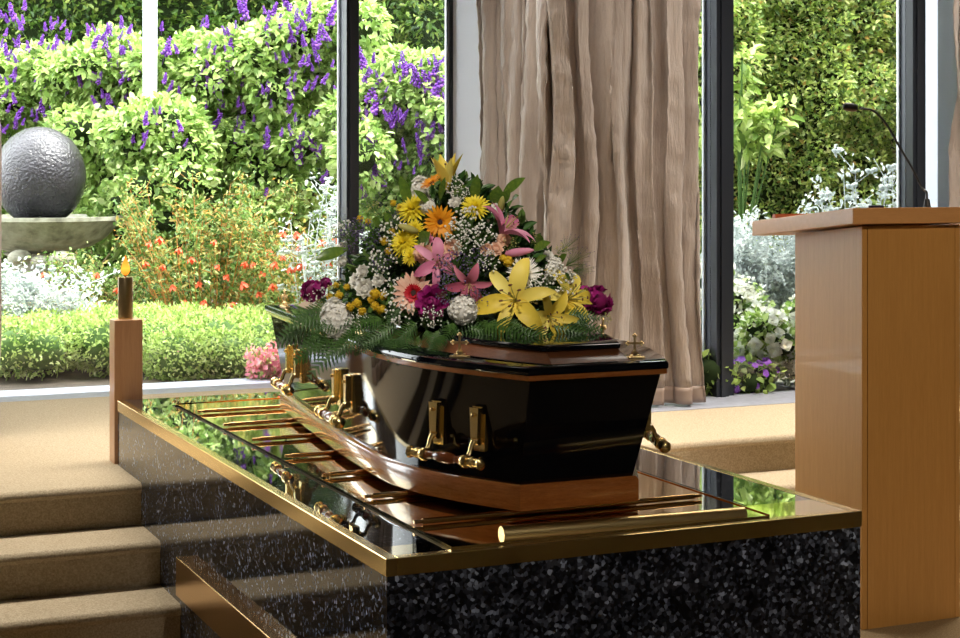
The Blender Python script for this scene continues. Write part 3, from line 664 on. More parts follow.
K['bt'] = ('button_flower', *cluster_mesh('button_flower', G['p_button'], 30, (1, 1, .9), .14, 9))
K['bb'] = ('babys_breath', *breath_mesh('babys_breath', G['p_white'], 64, .034, 1)); K['lv'] = ('statice', *breath_mesh('statice', G['p_lav'], 90, .022, 2))
K['lf'] = ('lavender_sprig', *breath_mesh('lavender_sprig', G['p_lav'], 46, .016, 3, elong=1.8)); K['gb'] = ('berry_sprig', *breath_mesh('berry_sprig', G['p_bud'], 40, .03, 4))
K['bd'] = ('lily_bud', *bud_mesh('lily_bud', G['p_pink'], .3)); K['bg'] = ('lily_bud', *bud_mesh('lily_bud', G['p_bud'], .36))
K['bl'] = ('broad_leaf', *leafblade('broad_leaf', G['bigleaf'], .3, .5)); K['br'] = ('broad_leaf', *leafblade('broad_leaf', G['bigleaf'], .55, .4))
K['f0'] = ('fern_frond', *fern_mesh(1)); K['f1'] = ('fern_frond', *fern_mesh(2)); K['f2'] = ('fern_frond', *fern_mesh(3))
RT, UP, TO = V((math.cos(YAW), -math.sin(YAW), 0)), V((0, 0, 1)), V((-math.sin(YAW), -math.cos(YAW), 0))
def flower(k, px, py, size, face=None, push=1.0, roll=None, lead=False):
    """size: width in pixels; face: (right, up, towards the viewer) or None for outward; lead: x axis leads (leaves, fronds)"""
    nm, me, subs = K[k]; p, n = dome(px, py, push); d = (p-CAMP).dot(V((math.sin(YAW), math.cos(YAW), 0))); s_ = size*d/F
    f_ = (n*.65 + TO*.55 + UP*.15) if face is None else (RT*face[0]+UP*face[1]+TO*face[2])
    m_ = frame(f_, random.uniform(0, 6.28) if roll is None else roll); m_ = m_ @ Matrix.Scale(s_, 4); m_.translation = p-FC
    o = inst(me, nm, ar, m_)
    for sn, sm in subs: inst(sm, sn, o, Matrix.Identity(4))
    return o
def blade(k, a, b_, push=1.0, tilt=.3, wide=1.0):
    """leaf, bud or frond from pixel a to pixel b"""
    nm, me, subs = K[k]; p, _ = dome(*a, push); d = (p-CAMP).dot(V((math.sin(YAW), math.cos(YAW), 0))); q = PD(b_[0], b_[1], d-tilt*.1)
    x = (q-p); L = x.length; x.normalize(); z = (TO+UP*.5); y = z.cross(x).normalized(); z = x.cross(y)
    m_ = Matrix((x*L, y*L*wide, z*L)).transposed().to_4x4() if k not in ('bd', 'bg') else Matrix((y*L, z*L, x*L)).transposed().to_4x4()
    m_.translation = p-FC; return inst(me, nm, ar, m_)
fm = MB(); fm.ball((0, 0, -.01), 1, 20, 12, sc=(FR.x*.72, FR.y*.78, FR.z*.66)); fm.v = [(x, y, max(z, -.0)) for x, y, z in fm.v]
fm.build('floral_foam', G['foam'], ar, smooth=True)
n_ = 5200; q = sphere_pts(n_*2); q = q[q[:, 2] > -.02][:n_]; sc_ = rng.uniform(.66, .95, (len(q), 1)); P = q*np.array(FR)*sc_; P[:, 2] = np.abs(P[:, 2]); P[:, :2] *= (1-.38*np.clip(P[:, 2:3]/FR.z, 0, 1))
mobj('foliage', leaf_mesh('foliage', P, q, .042, .42), G['soft_green'], ar)
for k, px, py, s_, f_ in [
    ('ly', 516, 300, 80, (-.25, .25, 1)), ('ly2', 548, 316, 56, (.35, -.1, 1)), ('ly', 566, 300, 68, (.7, .45, .7)), ('lyu', 447, 190, 62, (-.03, 1, .1)),
    ('lp', 437, 262, 50, (.15, .1, 1)), ('lr', 469, 283, 44, (.0, -.3, 1)), ('lps', 500, 234, 60, (.7, .75, .3)),
    ('go', 440, 222, 36, (.1, -.1, 1)), ('go', 432, 183, 26, (-.5, .8, .35)), ('gr', 414, 293, 44, (-.15, .05, 1)),
    ('cy', 414, 210, 38, None), ('cy', 475, 208, 34, None), ('cy', 405, 243, 34, None), ('cy', 415, 229, 22, None), ('cy', 411, 257, 22, None),
    ('cw', 524, 274, 38, (.1, .5, 1)), ('rw', 363, 272, 17, None), ('rw', 357, 281, 19, None), ('rw', 365, 288, 22, (-.1, .1, 1)), ('rw', 379, 281, 16, None),
    ('rw', 343, 248, 15, None), ('rw', 343, 262, 14, None), ('rw', 455, 203, 15, None), ('rw', 497, 210, 16, None), ('cl', 463, 310, 32, (0, .1, 1)),
    ('ht', 336, 319, 42, (-.2, .5, 1)), ('st', 420, 192, 32, (0, 1, .2)), ('st', 553, 270, 26, (.3, 1, .2)), ('cl', 427, 206, 18, None),
    ('rp', 452, 248, 20, None), ('rp', 424, 253, 22, None), ('rp', 487, 250, 14, None), ('rp', 496, 249, 15, None), ('rp', 504, 240, 15, None), ('rw', 548, 256, 13, None),
    ('mg', 313, 291, 24, None), ('mg', 326, 283, 12, None), ('mr', 432, 302, 30, None), ('mg', 426, 308, 18, None), ('mg', 597, 300, 32, (.8, .3, .6)), ('mg', 586, 298, 24, None), ('mg', 530, 321, 17, None), ('mg', 541, 329, 14, None),
    ('rm', 427, 240, 12, None)]:
    flower(k, px, py, s_*(.88 if k in ('rw', 'rp') else 1), f_, push=1.1 if k == 'ht' or py == 183 else 1, roll={('ly', 516): .25, ('lr', 469): .1}.get((k, px)))
for px, py, s_ in [(375, 294, 11), (383, 296, 9), (357, 303, 10), (350, 307, 9), (375, 306, 9), (382, 309, 9), (371, 300, 8), (339, 295, 9), (330, 297, 8), (347, 287, 7), (362, 311, 9), (345, 313, 7), (384, 241, 9), (388, 251, 8), (392, 231, 7), (393, 203, 7), (380, 311, 7), (508, 261, 11), (503, 258, 8), (336, 285, 7), (368, 222, 7), (360, 219, 8), (400, 208, 9)]:
    flower('bt', px, py, s_, None, 1.03)
for px, py, s_, pu in [(470, 225, 40, 1), (458, 235, 34, 1), (482, 238, 32, 1), (466, 247, 26, 1), (452, 186, 26, 1), (460, 196, 22, 1), (395, 232, 34, 1), (385, 262, 36, .98), (400, 312, 34, 1), (395, 290, 30, 1), (560, 282, 36, 1), (545, 285, 34, 1), (535, 292, 26, 1), (432, 318, 26, 1), (490, 262, 26, .98), (345, 235, 30, 1), (320, 300, 28, 1), (360, 322, 24, 1)]:
    flower('bb', px, py, s_, None, pu*1.02)
for px, py, s_, pu in [(455, 272, 46, .98), (478, 262, 36, .98), (450, 290, 36, .98), (352, 240, 34, 1), (372, 236, 34, 1), (386, 262, 30, 1), (360, 228, 26, 1), (478, 300, 30, .97), (398, 222, 22, 1)]:
    flower('lv', px, py, s_, None, pu)
for px, py, s_, f_ in [(572, 262, 30, (.9, .6, .2)), (566, 248, 24, (.8, .9, .2)), (578, 270, 22, (1, .1, .2)), (372, 208, 24, (-.6, 1, 0)), (345, 226, 24, (-.8, .8, 0))]: flower('lf', px, py, s_, f_)
for px, py, s_ in [(510, 246, 20), (534, 240, 16), (560, 252, 18), (338, 290, 24), (520, 328, 18), (375, 212, 22), (392, 214, 18), (325, 308, 20), (560, 320, 18), (604, 318, 16)]: flower('gb', px, py, s_, None)
for k, a, b_, wd in [('bl', (410, 208), (399, 174), 1), ('bl', (474, 202), (478, 173), 1.1), ('bl', (502, 196), (527, 178), 1.1), ('bl', (348, 249), (315, 262), 1.2), ('br', (496, 206), (499, 184), 1.1), ('bl', (503, 204), (512, 188), 1.3),
                    ('bl', (533, 250), (552, 243), 1.4), ('bl', (452, 196), (468, 186), 1), ('bl', (430, 205), (412, 190), 1), ('br', (420, 245), (432, 232), 1.3), ('br', (418, 240), (430, 246), 1.2), ('bl', (512, 200), (520, 196), 1.4),
                    ('bl', (535, 262), (548, 256), 1.2), ('bl', (560, 262), (568, 254), 1.6), ('bl', (540, 246), (538, 232), 1.4), ('bd', (505, 254), (534, 250), 1), ('bg', (418, 232), (398, 225), 1), ('bg', (500, 212), (503, 196), 1), ('bl', (392, 225), (382, 212), 1.5), ('bl', (440, 200), (446, 176), .8), ('br', (380, 226), (370, 220), 1.3)]:
    blade(k, a, b_, 1.0, wide=wd)
r_ = random.Random(5)
for i, (a, b_) in enumerate([((330, 318), (268, 345)), ((335, 312), (282, 326)), ((330, 322), (276, 338)), ((350, 328), (290, 362)), ((345, 330), (312, 352)), ((352, 332), (306, 378)), ((365, 332), (322, 362)), ((372, 330), (345, 352)),
        ((380, 330), (352, 356)), ((395, 332), (372, 358)), ((410, 330), (402, 360)), ((425, 328), (435, 358)), ((440, 328), (425, 356)), ((450, 330), (478, 352)), ((465, 328), (510, 342)), ((480, 326), (530, 340)), ((440, 322), (495, 332)),
        ((400, 322), (360, 345)), ((420, 320), (390, 345)), ((500, 322), (545, 342)), ((520, 330), (560, 344)), ((545, 326), (598, 342)), ((550, 320), (606, 330)), ((556, 318), (602, 318)), ((555, 330), (585, 345)), ((560, 325), (606, 340)),
        ((385, 318), (345, 330)), ((355, 318), (310, 330)), ((335, 306), (290, 318)), ((455, 322), (440, 345)), ((510, 330), (515, 346)), ((532, 334), (572, 346)), ((405, 300), (385, 325)), ((370, 318), (335, 345)),
        ((340, 325), (296, 350)), ((420, 334), (412, 360)), ((400, 336), (388, 361)), ((432, 336), (446, 352)), ((385, 336), (362, 352)), ((415, 330), (378, 350)), ((445, 334), (430, 356)), ((490, 318), (470, 340)), ((575, 330), (612, 346))]):
    blade(('f0', 'f1', 'f2')[i % 3], a, b_, .99, tilt=r_.uniform(-.2, 1.0), wide=r_.uniform(.85, 1.15))
# ------------------------------------------------------------ garden
struct(MB().box((-22, 8.17, .05), (3.6, 30, .40)).box((3.6, 6.86, .05), (26, 30, .40)).build('garden_bed', M['soil']))
struct(MB().box((3.55, 6.86, .30), (9, 7.12, .425)).build('garden_path', M['concrete']))
def onplane(px, py, D): return PD(px, py, D)     # a point D metres in front of the camera
def clump_pts(clumps, n, shell=.75):
    """points and normals on the outside of many rounded clumps [(x,y,z,rx,ry,rz)]"""
    c_ = np.array(clumps); a = (c_[:, 3]*c_[:, 5]); i = rng.choice(len(c_), n, p=a/a.sum()); q = sphere_pts(n); q[:, 2] = np.where(rng.random(n) < .3, np.abs(q[:, 2]), q[:, 2])
    P = c_[i, :3]+q*c_[i, 3:]*rng.uniform(shell, 1.05, (n, 1)); return P, q
def core_mesh(clumps, k=.72):
    mb = MB()
    for x, y, z, a, b_, c_ in clumps: mb.ball((x, y, z), 1, 9, 6, sc=(a*k, b_*k, c_*k))
    return mb
def shrub(name, label, base, clumps, n, leaf, width, mat, group=None, core=True, droop=.25, cat='shrub', leafname='foliage', shell=.75, k=.72):
    """clumps in world coordinates"""
    root = thing(name, label, cat, base, group); P, q = clump_pts(clumps, n, shell); P[:, 2] = np.maximum(P[:, 2], .41)
    mobj(leafname, leaf_mesh(leafname, P-np.array(base), q, leaf, width, droop=droop), mat, root)
    if core:
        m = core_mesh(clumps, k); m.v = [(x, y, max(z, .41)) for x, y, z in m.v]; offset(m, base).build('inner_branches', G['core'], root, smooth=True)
    return root
def wallclumps(x0, y0, x1, y1, z0, z1, n, r, jit=.12, seed=1):
    rr = random.Random(seed); out = []
    for _ in range(n):
        u = rr.random(); z = rr.uniform(z0, z1); out.append((x0+(x1-x0)*u+rr.uniform(-jit, jit), y0+(y1-y0)*u+rr.uniform(-jit, jit), z, r*rr.uniform(.7, 1.3), r*rr.uniform(.7, 1.2), r*rr.uniform(.6, 1.1)))
    return out
# tall clipped hedge right: runs behind the right window
def hedge(label, a, c, z1, n, leaf, mat, bumpd, seed):
    r0 = np.random.default_rng(seed); sv = V((c.x-a.x, c.y-a.y, 0)); L = sv.length; sv.normalize(); nv = V((sv.y, -sv.x, 0))
    if nv.y > 0: nv = -nv
    ph = r0.uniform(0, 6.28, 12)
    def bump(u, z):
        f = 0
        for k, (fu, fz) in enumerate(((2.1, 1.7), (3.7, -4.3), (6.1, 5.2), (-9.3, 7.9), (14, 11), (-17, 19))): f = f + np.sin(u*fu+z*fz+ph[k])*np.sin(u*fz*.6-z*fu*.8+ph[k+6])/(1+.55*k)
        return f*bumpd*.55
    u = r0.uniform(0, L, n); z = r0.uniform(.42, z1, n); d = bump(u, z); e = .01
    du = (bump(u+e, z)-d)/e; dz = (bump(u, z+e)-d)/e; dd = d - r0.uniform(0, 1, n)**1.5*bumpd*1.1
    P = np.stack([sv.x*u+nv.x*dd, sv.y*u+nv.y*dd, z-.4], 1)
    N = np.stack([nv.x-sv.x*du, nv.y-sv.y*du, -dz+.25], 1); N /= np.linalg.norm(N, axis=1, keepdims=True)
    root = thing('hedge', label, 'hedge', (a.x, a.y, .4)); mobj('foliage', leaf_mesh('foliage', P, N, leaf, .5), G[mat], root)
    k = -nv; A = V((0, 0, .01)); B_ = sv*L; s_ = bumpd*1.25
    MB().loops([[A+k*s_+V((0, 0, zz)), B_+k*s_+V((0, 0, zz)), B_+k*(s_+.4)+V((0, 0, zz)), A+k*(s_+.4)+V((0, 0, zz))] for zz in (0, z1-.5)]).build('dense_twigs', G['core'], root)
    return root
a = onplane(655, 200, 10.4); c = onplane(1010, 200, 11.2)
hedge('dense small leaved yellow green hedge filling the window behind the lectern', a, c, 3.9, 70000, .042, 'hedge', .22, 3)
# dark hedge left, far back
a = onplane(-330, 100, 15.5); c = onplane(560, 100, 15.0)
hedge('tall dark green glossy hedge at the back of the garden behind the purple flowers', a, c, 6.0, 62000, .075, 'dark', .4, 4)
# purple sage bushes
spm = MB()
for i in range(26):
    u = i/26; a_ = i*2.4; rr = .026*(1-u*.6)*(1 if i % 3 else .5); spm.ball((rr*math.cos(a_), rr*math.sin(a_), .15*u), .0125*(1.1-u*.5), 5, 3, sc=(1.5, .8, 1))
spm.tube([(0, 0, -.08), (0, 0, .15)], .002, 3)
SPK = spm.mesh('flower_spike'); SPK.materials.append(G['purple'])
def sage(label, cx, cy_top, cy_bot, D, wpx, n, spikes, seed, leaf=.062, mat='salvia'):
    rr = random.Random(seed); base = onplane(cx, cy_bot, D); base.z = .4; W = wpx/F*D; zt = EYE-(cy_top-HOR)/F*D; cl = []
    for _ in range(26):
        z = .5+(zt-.65)*rr.random()**.8; cl.append((base.x+RT.x*rr.uniform(-W/2, W/2)+rr.uniform(-.1, .1), base.y+RT.y*rr.uniform(-W/2, W/2)+rr.uniform(-.3, .3), z, rr.uniform(.16, .3), rr.uniform(.16, .3), rr.uniform(.13, .26)))
    for k in range(10):                              # tops
        u = (k+.5)/10-.5; cl.append((base.x+RT.x*W*u, base.y+RT.y*W*u+rr.uniform(-.15, .15), zt-.2+rr.uniform(-.28, .16), .2, .2, .18))
    root = shrub('purple_sage', label, base, cl, n, leaf, .62, G[mat], 'purple flowering sage bushes', droop=.6, k=.5)
    for px, py, sz in spikes:
        p = onplane(px, py, D-.32-rr.uniform(0, .1)); m_ = frame((rr.uniform(-.6, .6), rr.uniform(-.4, .2), 1), rr.uniform(0, 6)) @ Matrix.Scale(.6*sz*rr.uniform(.85, 1.15), 4); m_.translation = p-base
        inst(SPK, 'flower_spike', root, m_)
    return root
R2 = random.Random(11)
def scatter(x0, x1, y0, y1, n, s0=.5, s1=1): return [(R2.uniform(x0, x1), R2.uniform(y0, y1), R2.uniform(s0, s1)) for _ in range(n)]
sage('purple sage bush at far left of the garden, rising above the stone ball fountain', -20, 50, 300, 12.6, 210, 21000, [(14, 20, 1.3), (22, 30, 1.2), (12, 78, 1.1), (8, 60, 1), (30, 52, .9), (57, 60, 1.5), (62, 72, 1.4), (52, 50, 1.2), (40, 45, 1), (17, 118, 1.1), (40, 112, 1.2), (36, 122, 1), (55, 118, 1), (66, 95, .8), (24, 10, 1.1), (2, 100, 1), (68, 40, 1)]+scatter(0, 80, 15, 135, 55), 1)
sage('purple sage bush left of the white garden post', 105, 42, 300, 12.3, 130, 17000, [(82, 86, 1.2), (98, 84, 1), (105, 48, 1.2), (110, 36, 1), (93, 48, 1.2), (122, 28, 1), (130, 80, 1), (80, 130, 1), (96, 106, .9), (88, 36, .7)]+scatter(78, 145, 30, 150, 55), 2)
sage('purple sage bush right of the white garden post, beneath the dark hedge', 205, 48, 300, 12.0, 150, 22000, [(165, 55, 1.4), (156, 125, .9), (166, 104, 1), (214, 92, 1.7), (213, 130, 1.6), (196, 86, .8), (232, 60, 1.5), (236, 75, 1.3), (228, 70, 1), (245, 20, 1.6), (242, 12, 1.4), (259, 86, 1.2), (210, 133, 1), (242, 133, 1), (190, 130, .9)]+scatter(150, 260, 25, 170, 60), 3)
sage('purple sage bush beside the left window mullion', 300, 12, 300, 11.8, 130, 21000, [(272, 15, 1.2), (280, 28, 1), (290, 10, 1.4), (296, 22, 1), (316, 48, 1.4), (318, 62, 1.2), (300, 66, 1), (312, 90, .9), (315, 150, 1.4), (300, 165, 1.2), (322, 182, 1.4), (298, 160, 1), (318, 156, 1), (266, 202, 1), (330, 25, 1.5), (326, 40, 1.3), (334, 10, 1.2)]+scatter(262, 338, 5, 150, 62), 4)
sage('purple sage bush between the left mullion and the white wall', 400, 62, 300, 11.5, 125, 20000, [(362, 68, 1.6), (364, 82, 1.2), (402, 68, 1.3), (404, 76, 1.1), (420, 86, 1.8), (428, 92, 1.8), (434, 97, 1.6), (414, 84, 1.4), (437, 86, 1.2), (440, 130, 1.2), (368, 102, 1.8), (376, 112, 1.4), (374, 114, 1.4), (366, 126, 1.2), (392, 128, 1.4), (396, 122, 1.4), (402, 124, 1), (418, 127, 1.2), (424, 132, 1), (430, 138, 1.2), (420, 145, 1), (422, 157, 1.2), (364, 155, 1.8), (368, 153, 1.4), (360, 158, 1.2), (377, 177, 1.4), (378, 190, 1.4), (384, 186, 1.1), (365, 197, 1.1), (432, 76, 1.3)]+scatter(358, 445, 55, 175, 50), 5)
# white post
sage('smaller purple sage bush in front of the white garden post', 152, 98, 300, 11.35, 70, 8000, scatter(120, 185, 95, 160, 12), 6)
p = onplane(150, 90, 11.62)
tag(MB().tube([(p.x, p.y, .4), (p.x, p.y, 4.5)], .05, 20).build('post', M['white'], auto=True), 'slim white painted post standing among the purple sage bushes', 'post')
# fountain
FD = 11.0; fb = onplane(40, 218, FD); fb.z = .4; fr_ = EYE-(216-HOR)/F*FD-.4
ft = thing('ball_fountain', 'dark wet stone ball fountain in a wide concrete bowl at far left', 'fountain', fb)
S = FD/F; R_ = 82*S
MB().lathe([(R_*.3, fr_-.26), (R_*.42, fr_-.225), (R_*.62, fr_-.2), (R_*.8, fr_-.14), (R_*.93, fr_-.06), (R_*.985, fr_-.03), (R_, fr_-.026), (R_, fr_), (R_*.95, fr_), (R_*.93, fr_-.035), (R_*.6, fr_-.12), (.05, fr_-.14)], 64).build('bowl', M['concrete'], ft, auto=True)
MB().ball((0, 0, fr_+.262), 45*S, 40, 28, sc=(1, 1, 1.11)).build('stone_ball', M['wet'], ft, smooth=True)
MB().lathe([(.34, 0), (.36, .06), (.30, .12), (.20, .16), (.17, fr_-.30), (.24, fr_-.24)], 24).build('pedestal', M['concrete'], ft, auto=True)
MB().lathe([(R_*.93, fr_-.03), (R_*.5, fr_-.026), (.02, fr_-.026)], 48).build('water', simple('dark_water', (.02, .025, .02), .05), ft)
for k, (px, py, r0) in enumerate([(20, 258, 11), (62, 260, 12), (40, 262, 9), (72, 272, 10), (12, 275, 10), (30, 280, 11)]):
    q = onplane(px, py, FD-.38); st = MB().ball((0, 0, 0), r0*S, 12, 8, sc=(1.1, 1, .75)); o = offset(st, tuple(fb-q)).build('boulder', M['concrete'], ft, smooth=True)
# fuchsia shrub with red hanging flowers
def twiggy(name, label, cx, ctop, cbot, D, wpx, nst, leafn, leaf, mat, stem, seed, flw=None, cat='shrub', tip=None, spread=1.0, group=None, stemr=.0045, flwmesh=None, bud=0):
    rr = random.Random(seed); base = onplane(cx, cbot, D); base.z = .4; zt = EYE-(ctop-HOR)/F*D-.4; W = wpx/F*D; mb = MB(); P = []; T_ = []
    for i in range(nst):
        a_ = rr.uniform(0, 2*PI); h = zt*rr.uniform(.55, 1); ox = rr.uniform(-.5, .5)*W*spread; oy = rr.uniform(-.2, .2); s_ = V((ox*.35, oy*.5, 0)); e = V((RT.x*ox+rr.uniform(-.05, .05), RT.y*ox+oy, h))
        mid = s_.lerp(e, .5)+V((rr.uniform(-.06, .06), rr.uniform(-.06, .06), .06)); pts = catmull([s_, mid, e], 5); mb.tube(pts, [stemr*(1-.6*j/10) for j in range(len(pts))], 4, False)
        for j in range(3, len(pts)):
            P.append(pts[j]); 
            if rr.random() < .7:
                q = pts[j]+V((rr.uniform(-.14, .14), rr.uniform(-.12, .12), rr.uniform(0, .12))); mb.tube([pts[j], q], stemr*.4, 3, False); P += [pts[j].lerp(q, .5), q]; T_.append(q)
        T_.append(e)
    root = thing(name, label, cat, base, group); mb.build('stems', stem, root, smooth=True)
    n = leafn; Pn = np.array([tuple(q) for q in P]); i = rng.integers(0, len(Pn), n); pts = Pn[i]+rng.normal(0, .022, (n, 3)); qn = sphere_pts(n); pts[:, 2] = np.maximum(pts[:, 2], .02)
    mobj('foliage', leaf_mesh('foliage', pts, qn, leaf, .45), mat, root)
    if tip is not None:
        Tn = np.array([tuple(q) for q in T_]); i = rng.integers(0, len(Tn), leafn//9); pts = Tn[i]+rng.normal(0, .02, (len(i), 3)); mobj('young_tips', leaf_mesh('young_tips', pts, sphere_pts(len(i)), leaf*.8, .4), tip, root)
    if bud:
        for q in T_[:100]: inst(flwmesh, 'flower_head', root, Matrix.Translation(q) @ Matrix.Scale(bud*rr.uniform(.7, 1.2), 4))
    if flw:
        for px, py in flw:
            p = onplane(px, py, D-.22+rr.uniform(-.05, .05)); inst(flwmesh, 'blossom', root, Matrix.Translation(p-base) @ Matrix.Rotation(rr.uniform(-.5, .5), 4, 'X') @ Matrix.Rotation(rr.uniform(-.5, .5), 4, 'Y') @ Matrix.Scale(rr.uniform(1.1, 1.6), 4))
    return root
fz = MB()
for k in range(5): petal_strip(fz, .034, .016, .006, -1.0, -.5, k*2*PI/5, 4, .2)
fz.lathe([(.004, 0), (.006, -.01), (.005, -.022), (.001, -.034)], 6); FUC = fz.mesh('blossom'); FUC.materials.append(G['red'])
wh = MB()
for k in range(9): a_ = k*2.4; wh.ball((.016*math.cos(a_)*(k > 0), .016*math.sin(a_)*(k > 0), .004*(k % 3)), .0085, 6, 4)
WHD = wh.mesh('flower_head'); WHD.materials.append(G['silver'])
twiggy('fuchsia_shrub', 'open shrub with orange stems and red hanging flowers right of the candle', 205, 178, 345, 9.9, 190, 46, 4300, .036, G['fuchsia'], G['stem_orange'], 21,
       [(160, 237), (146, 262), (164, 265), (172, 285), (146, 305), (219, 265), (242, 282), (234, 302), (191, 257), (180, 248), (215, 240), (205, 300), (228, 275), (252, 262), (262, 270), (258, 292), (198, 282), (268, 250), (150, 242), (185, 300), (246, 262)], tip=G['orange_tip'], flwmesh=FUC)
twiggy('fuchsia_shrub', 'red flowered shrub overlapping the silver plant beside the left mullion', 310, 225, 345, 9.7, 120, 30, 3000, .034, G['fuchsia'], G['stem_orange'], 22,
       [(283, 255), (290, 266), (297, 265), (304, 262), (272, 284), (320, 240), (296, 232), (276, 262), (284, 231), (310, 275), (330, 262), (318, 290), (300, 246), (334, 238)], tip=G['orange_tip'], flwmesh=FUC)
twiggy('fuchsia_shrub', 'small red flowered shrub in front of the fountain bowl', 95, 262, 340, 10.1, 110, 22, 2600, .032, G['fuchsia'], G['stem'], 23, [(44, 272), (9, 295), (98, 273), (117, 288), (88, 305), (74, 290), (40, 318)], flwmesh=FUC)
# silver felted plants
def silver(label, cx, ct, cb, D, wpx, nst, leafn, seed, bud=1.0, leaf=.035): return twiggy('dusty_miller', label, cx, ct, cb, D, wpx, nst, leafn, leaf, G['silver'], G['stem_white'], seed, group='white felted dusty miller plants', cat='silver plant', flwmesh=WHD, bud=bud, stemr=.006)
silver('bushy white dusty miller plant in front of the fountain, left of the candle', 34, 276, 340, 9.3, 100, 34, 3200, 31)
silver('tall white dusty miller plant left of the window mullion behind the sprays', 318, 186, 330, 9.4, 80, 20, 800, 32)
silver('white dusty miller plant seen just above the lectern top', 864, 163, 260, 8.9, 90, 30, 1500, 33, 1.3)
silver('lacy silver dusty miller plant left of the lectern above white begonias', 768, 218, 330, 8.8, 90, 46, 9500, 34, .9, .036)
silver('silver dusty miller plant in the narrow window pane right of the microphone', 930, 175, 330, 8.9, 50, 18, 1200, 35, 1.0)
# bright groundcover
a = onplane(-190, 385, 8.4)
cl = []; rr = random.Random(41)
for i in range(150):
    px = rr.uniform(-160, 345); D = rr.uniform(8.45, 9.6); q = onplane(px, 300, D); 
    if q.y < 8.45: continue
    cl.append((q.x, q.y, .40+.16*(min(1, (q.y-8.2)/.5)), .17, .17, .12+.03*rr.random()))
gc = shrub('groundcover', 'low bright green groundcover bed with tiny mauve flowers outside the left window', (a.x, a.y, .4), cl, 80000, .026, .5, G['ground'], cat='groundcover', droop=0, shell=.85, k=.8)
gc.children[1].data.materials[0] = simple('groundcover_stems', (.06, .12, .02), .9)
cP, cq = clump_pts(cl, 700, .95); cP = cP[cq[:, 2] > .1]; cq = cq[cq[:, 2] > .1]
fo = mobj('tiny_blossoms', leaf_mesh('tiny_blossoms', cP-np.array((a.x, a.y, .4))+cq*.012, cq, .014, .9, droop=0), G['pinkish'] if 'pinkish' in G else G['pink'], gc); fo['kind'] = 'stuff'
q = onplane(271, 366, 8.42); q.z = .4
pk = thing('pink_flower_clump', 'small clump of pink flowers at the garden edge beyond the far coffin handle', 'flowers', q)
cl = [(q.x+rr.uniform(-.07, .07), q.y+rr.uniform(-.05, .05), .43+rr.uniform(0, .12), .05, .05, .05) for _ in range(12)]
P_, n__ = clump_pts(cl, 700, .8); mobj('petals', leaf_mesh('petals', P_-np.array(q), n__, .03, .8), G['pink'], pk); P_, n__ = clump_pts(cl, 300, .7); mobj('foliage', leaf_mesh('foliage', P_-np.array(q), n__, .03, .5), G['ground'], pk)
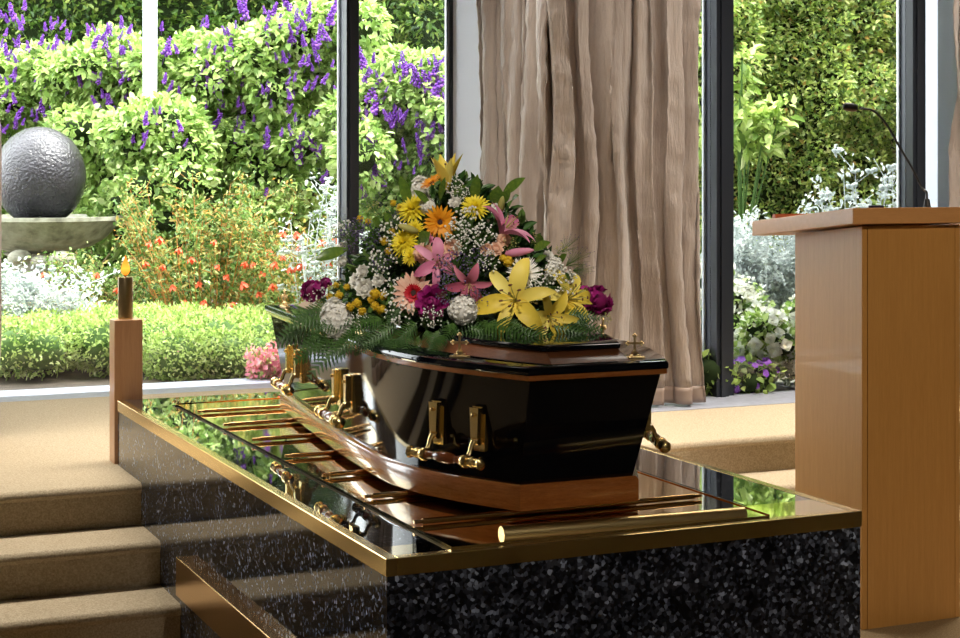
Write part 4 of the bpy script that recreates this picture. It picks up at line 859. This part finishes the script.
# begonias
bgm = MB()
for k in range(4): petal_strip(bgm, .022, .022, .01, .4, .4, k*PI/2, 3, .15, point=.4)
for k in range(4): petal_strip(bgm, .018, .018, .008, .8, .4, k*PI/2+.7, 3, .15, point=.4)
BGM = bgm.mesh('blossom'); BGM.materials.append(G['cream'])
def begonia(label, cx, ct, cb, D, wpx, n, nf, seed, mat='salvia', fl=None, fs=1.0):
    rr = random.Random(seed); b0 = onplane(cx, cb, D); b0.z = .4; W = wpx/F*D; zt = EYE-(ct-HOR)/F*D; cl = []
    for _ in range(16): cl.append((b0.x+RT.x*rr.uniform(-.5, .5)*W, b0.y+RT.y*rr.uniform(-.5, .5)*W+rr.uniform(-.08, .08), rr.uniform(.45, zt-.06), .09, .09, .08))
    root = shrub('begonia', label, b0, cl, n, .042, .75, G[mat], 'flowering bedding plants by the right window', cat='flowering plant', k=.7)
    if nf > 60:
        P_, q_ = clump_pts(cl, 900, 1.0); k = P_[:, 2] > .44; P_ = P_[k]+q_[k]*.01; q_ = q_[k]; mobj('petals', leaf_mesh('petals', P_-np.array(b0), q_, .022, .9, droop=0), G['cream'], root)['kind'] = 'stuff'
    P_, q_ = clump_pts(cl, nf*3, 1.0); k = (q_[:, 1] < .2) & (P_[:, 2] > .42); P_ = P_[k][:nf]; q_ = q_[k][:nf]
    for p_, n_ in zip(P_, q_):
        m_ = frame(tuple(n_+np.array((-.3, -.5, .2))), rr.uniform(0, 6)) @ Matrix.Scale(fs*rr.uniform(.8, 1.3), 4); m_.translation = V(p_)-b0+V(n_)*.012; inst(fl or BGM, 'blossom', root, m_)
begonia('big white flowered begonia beside the left edge of the lectern', 772, 306, 385, 8.1, 76, 1500, 100, 51, fs=1.7)
begonia('white begonia just right of the right window mullion', 742, 275, 372, 8.4, 34, 700, 85, 52, fs=1.5)
begonia('white begonia between the curtain and the right window mullion', 706, 268, 350, 8.5, 26, 500, 70, 53, fs=1.5)
vm = MB()
for k in range(5): petal_strip(vm, .02, .02, .008, .2, .3, k*2*PI/5, 3, .1, point=.4)
VIO = vm.mesh('blossom'); VIO.materials.append(G['purple'])
begonia('purple viola clump low beside the right window mullion', 744, 362, 388, 7.95, 30, 300, 24, 54, 'ground', VIO)
begonia('purple viola clump low between the curtain and right mullion', 707, 350, 388, 7.8, 20, 300, 14, 55, 'ground', VIO)
RDB = bgm.mesh('blossom'); RDB.materials.append(G['red'])
begonia('red flowered plant between the curtain and right mullion', 706, 312, 350, 8.1, 20, 260, 26, 56, 'ground', RDB, .8)
# lime leaved climber tips against the hedge
cl = [(*(onplane(px, py, 9.9)), .1, .1, .1) for px, py in ((752, 120), (768, 128), (780, 112), (746, 140), (762, 142), (738, 128), (706, 150), (704, 100), (742, 60), (708, 50), (740, 90))]
q = onplane(755, 200, 9.9); q.z = .4
root = thing('climber', 'lime green large leaved climber growing against the yellow green hedge', 'climber', q)
P_, n__ = clump_pts(cl, 420, .5); mobj('foliage', leaf_mesh('foliage', P_-np.array(q), n__, .085, .5, droop=.5), G['ground'], root)
mb = MB()
for x, y, z, *_ in cl: mb.tube([(0, .1, 0), ((x-q.x)*.5, .1, (z-.4)*.6), (x-q.x, y-q.y, z-.4)], .007, 4, False)
mb.build('stems', G['stem_green'], root)
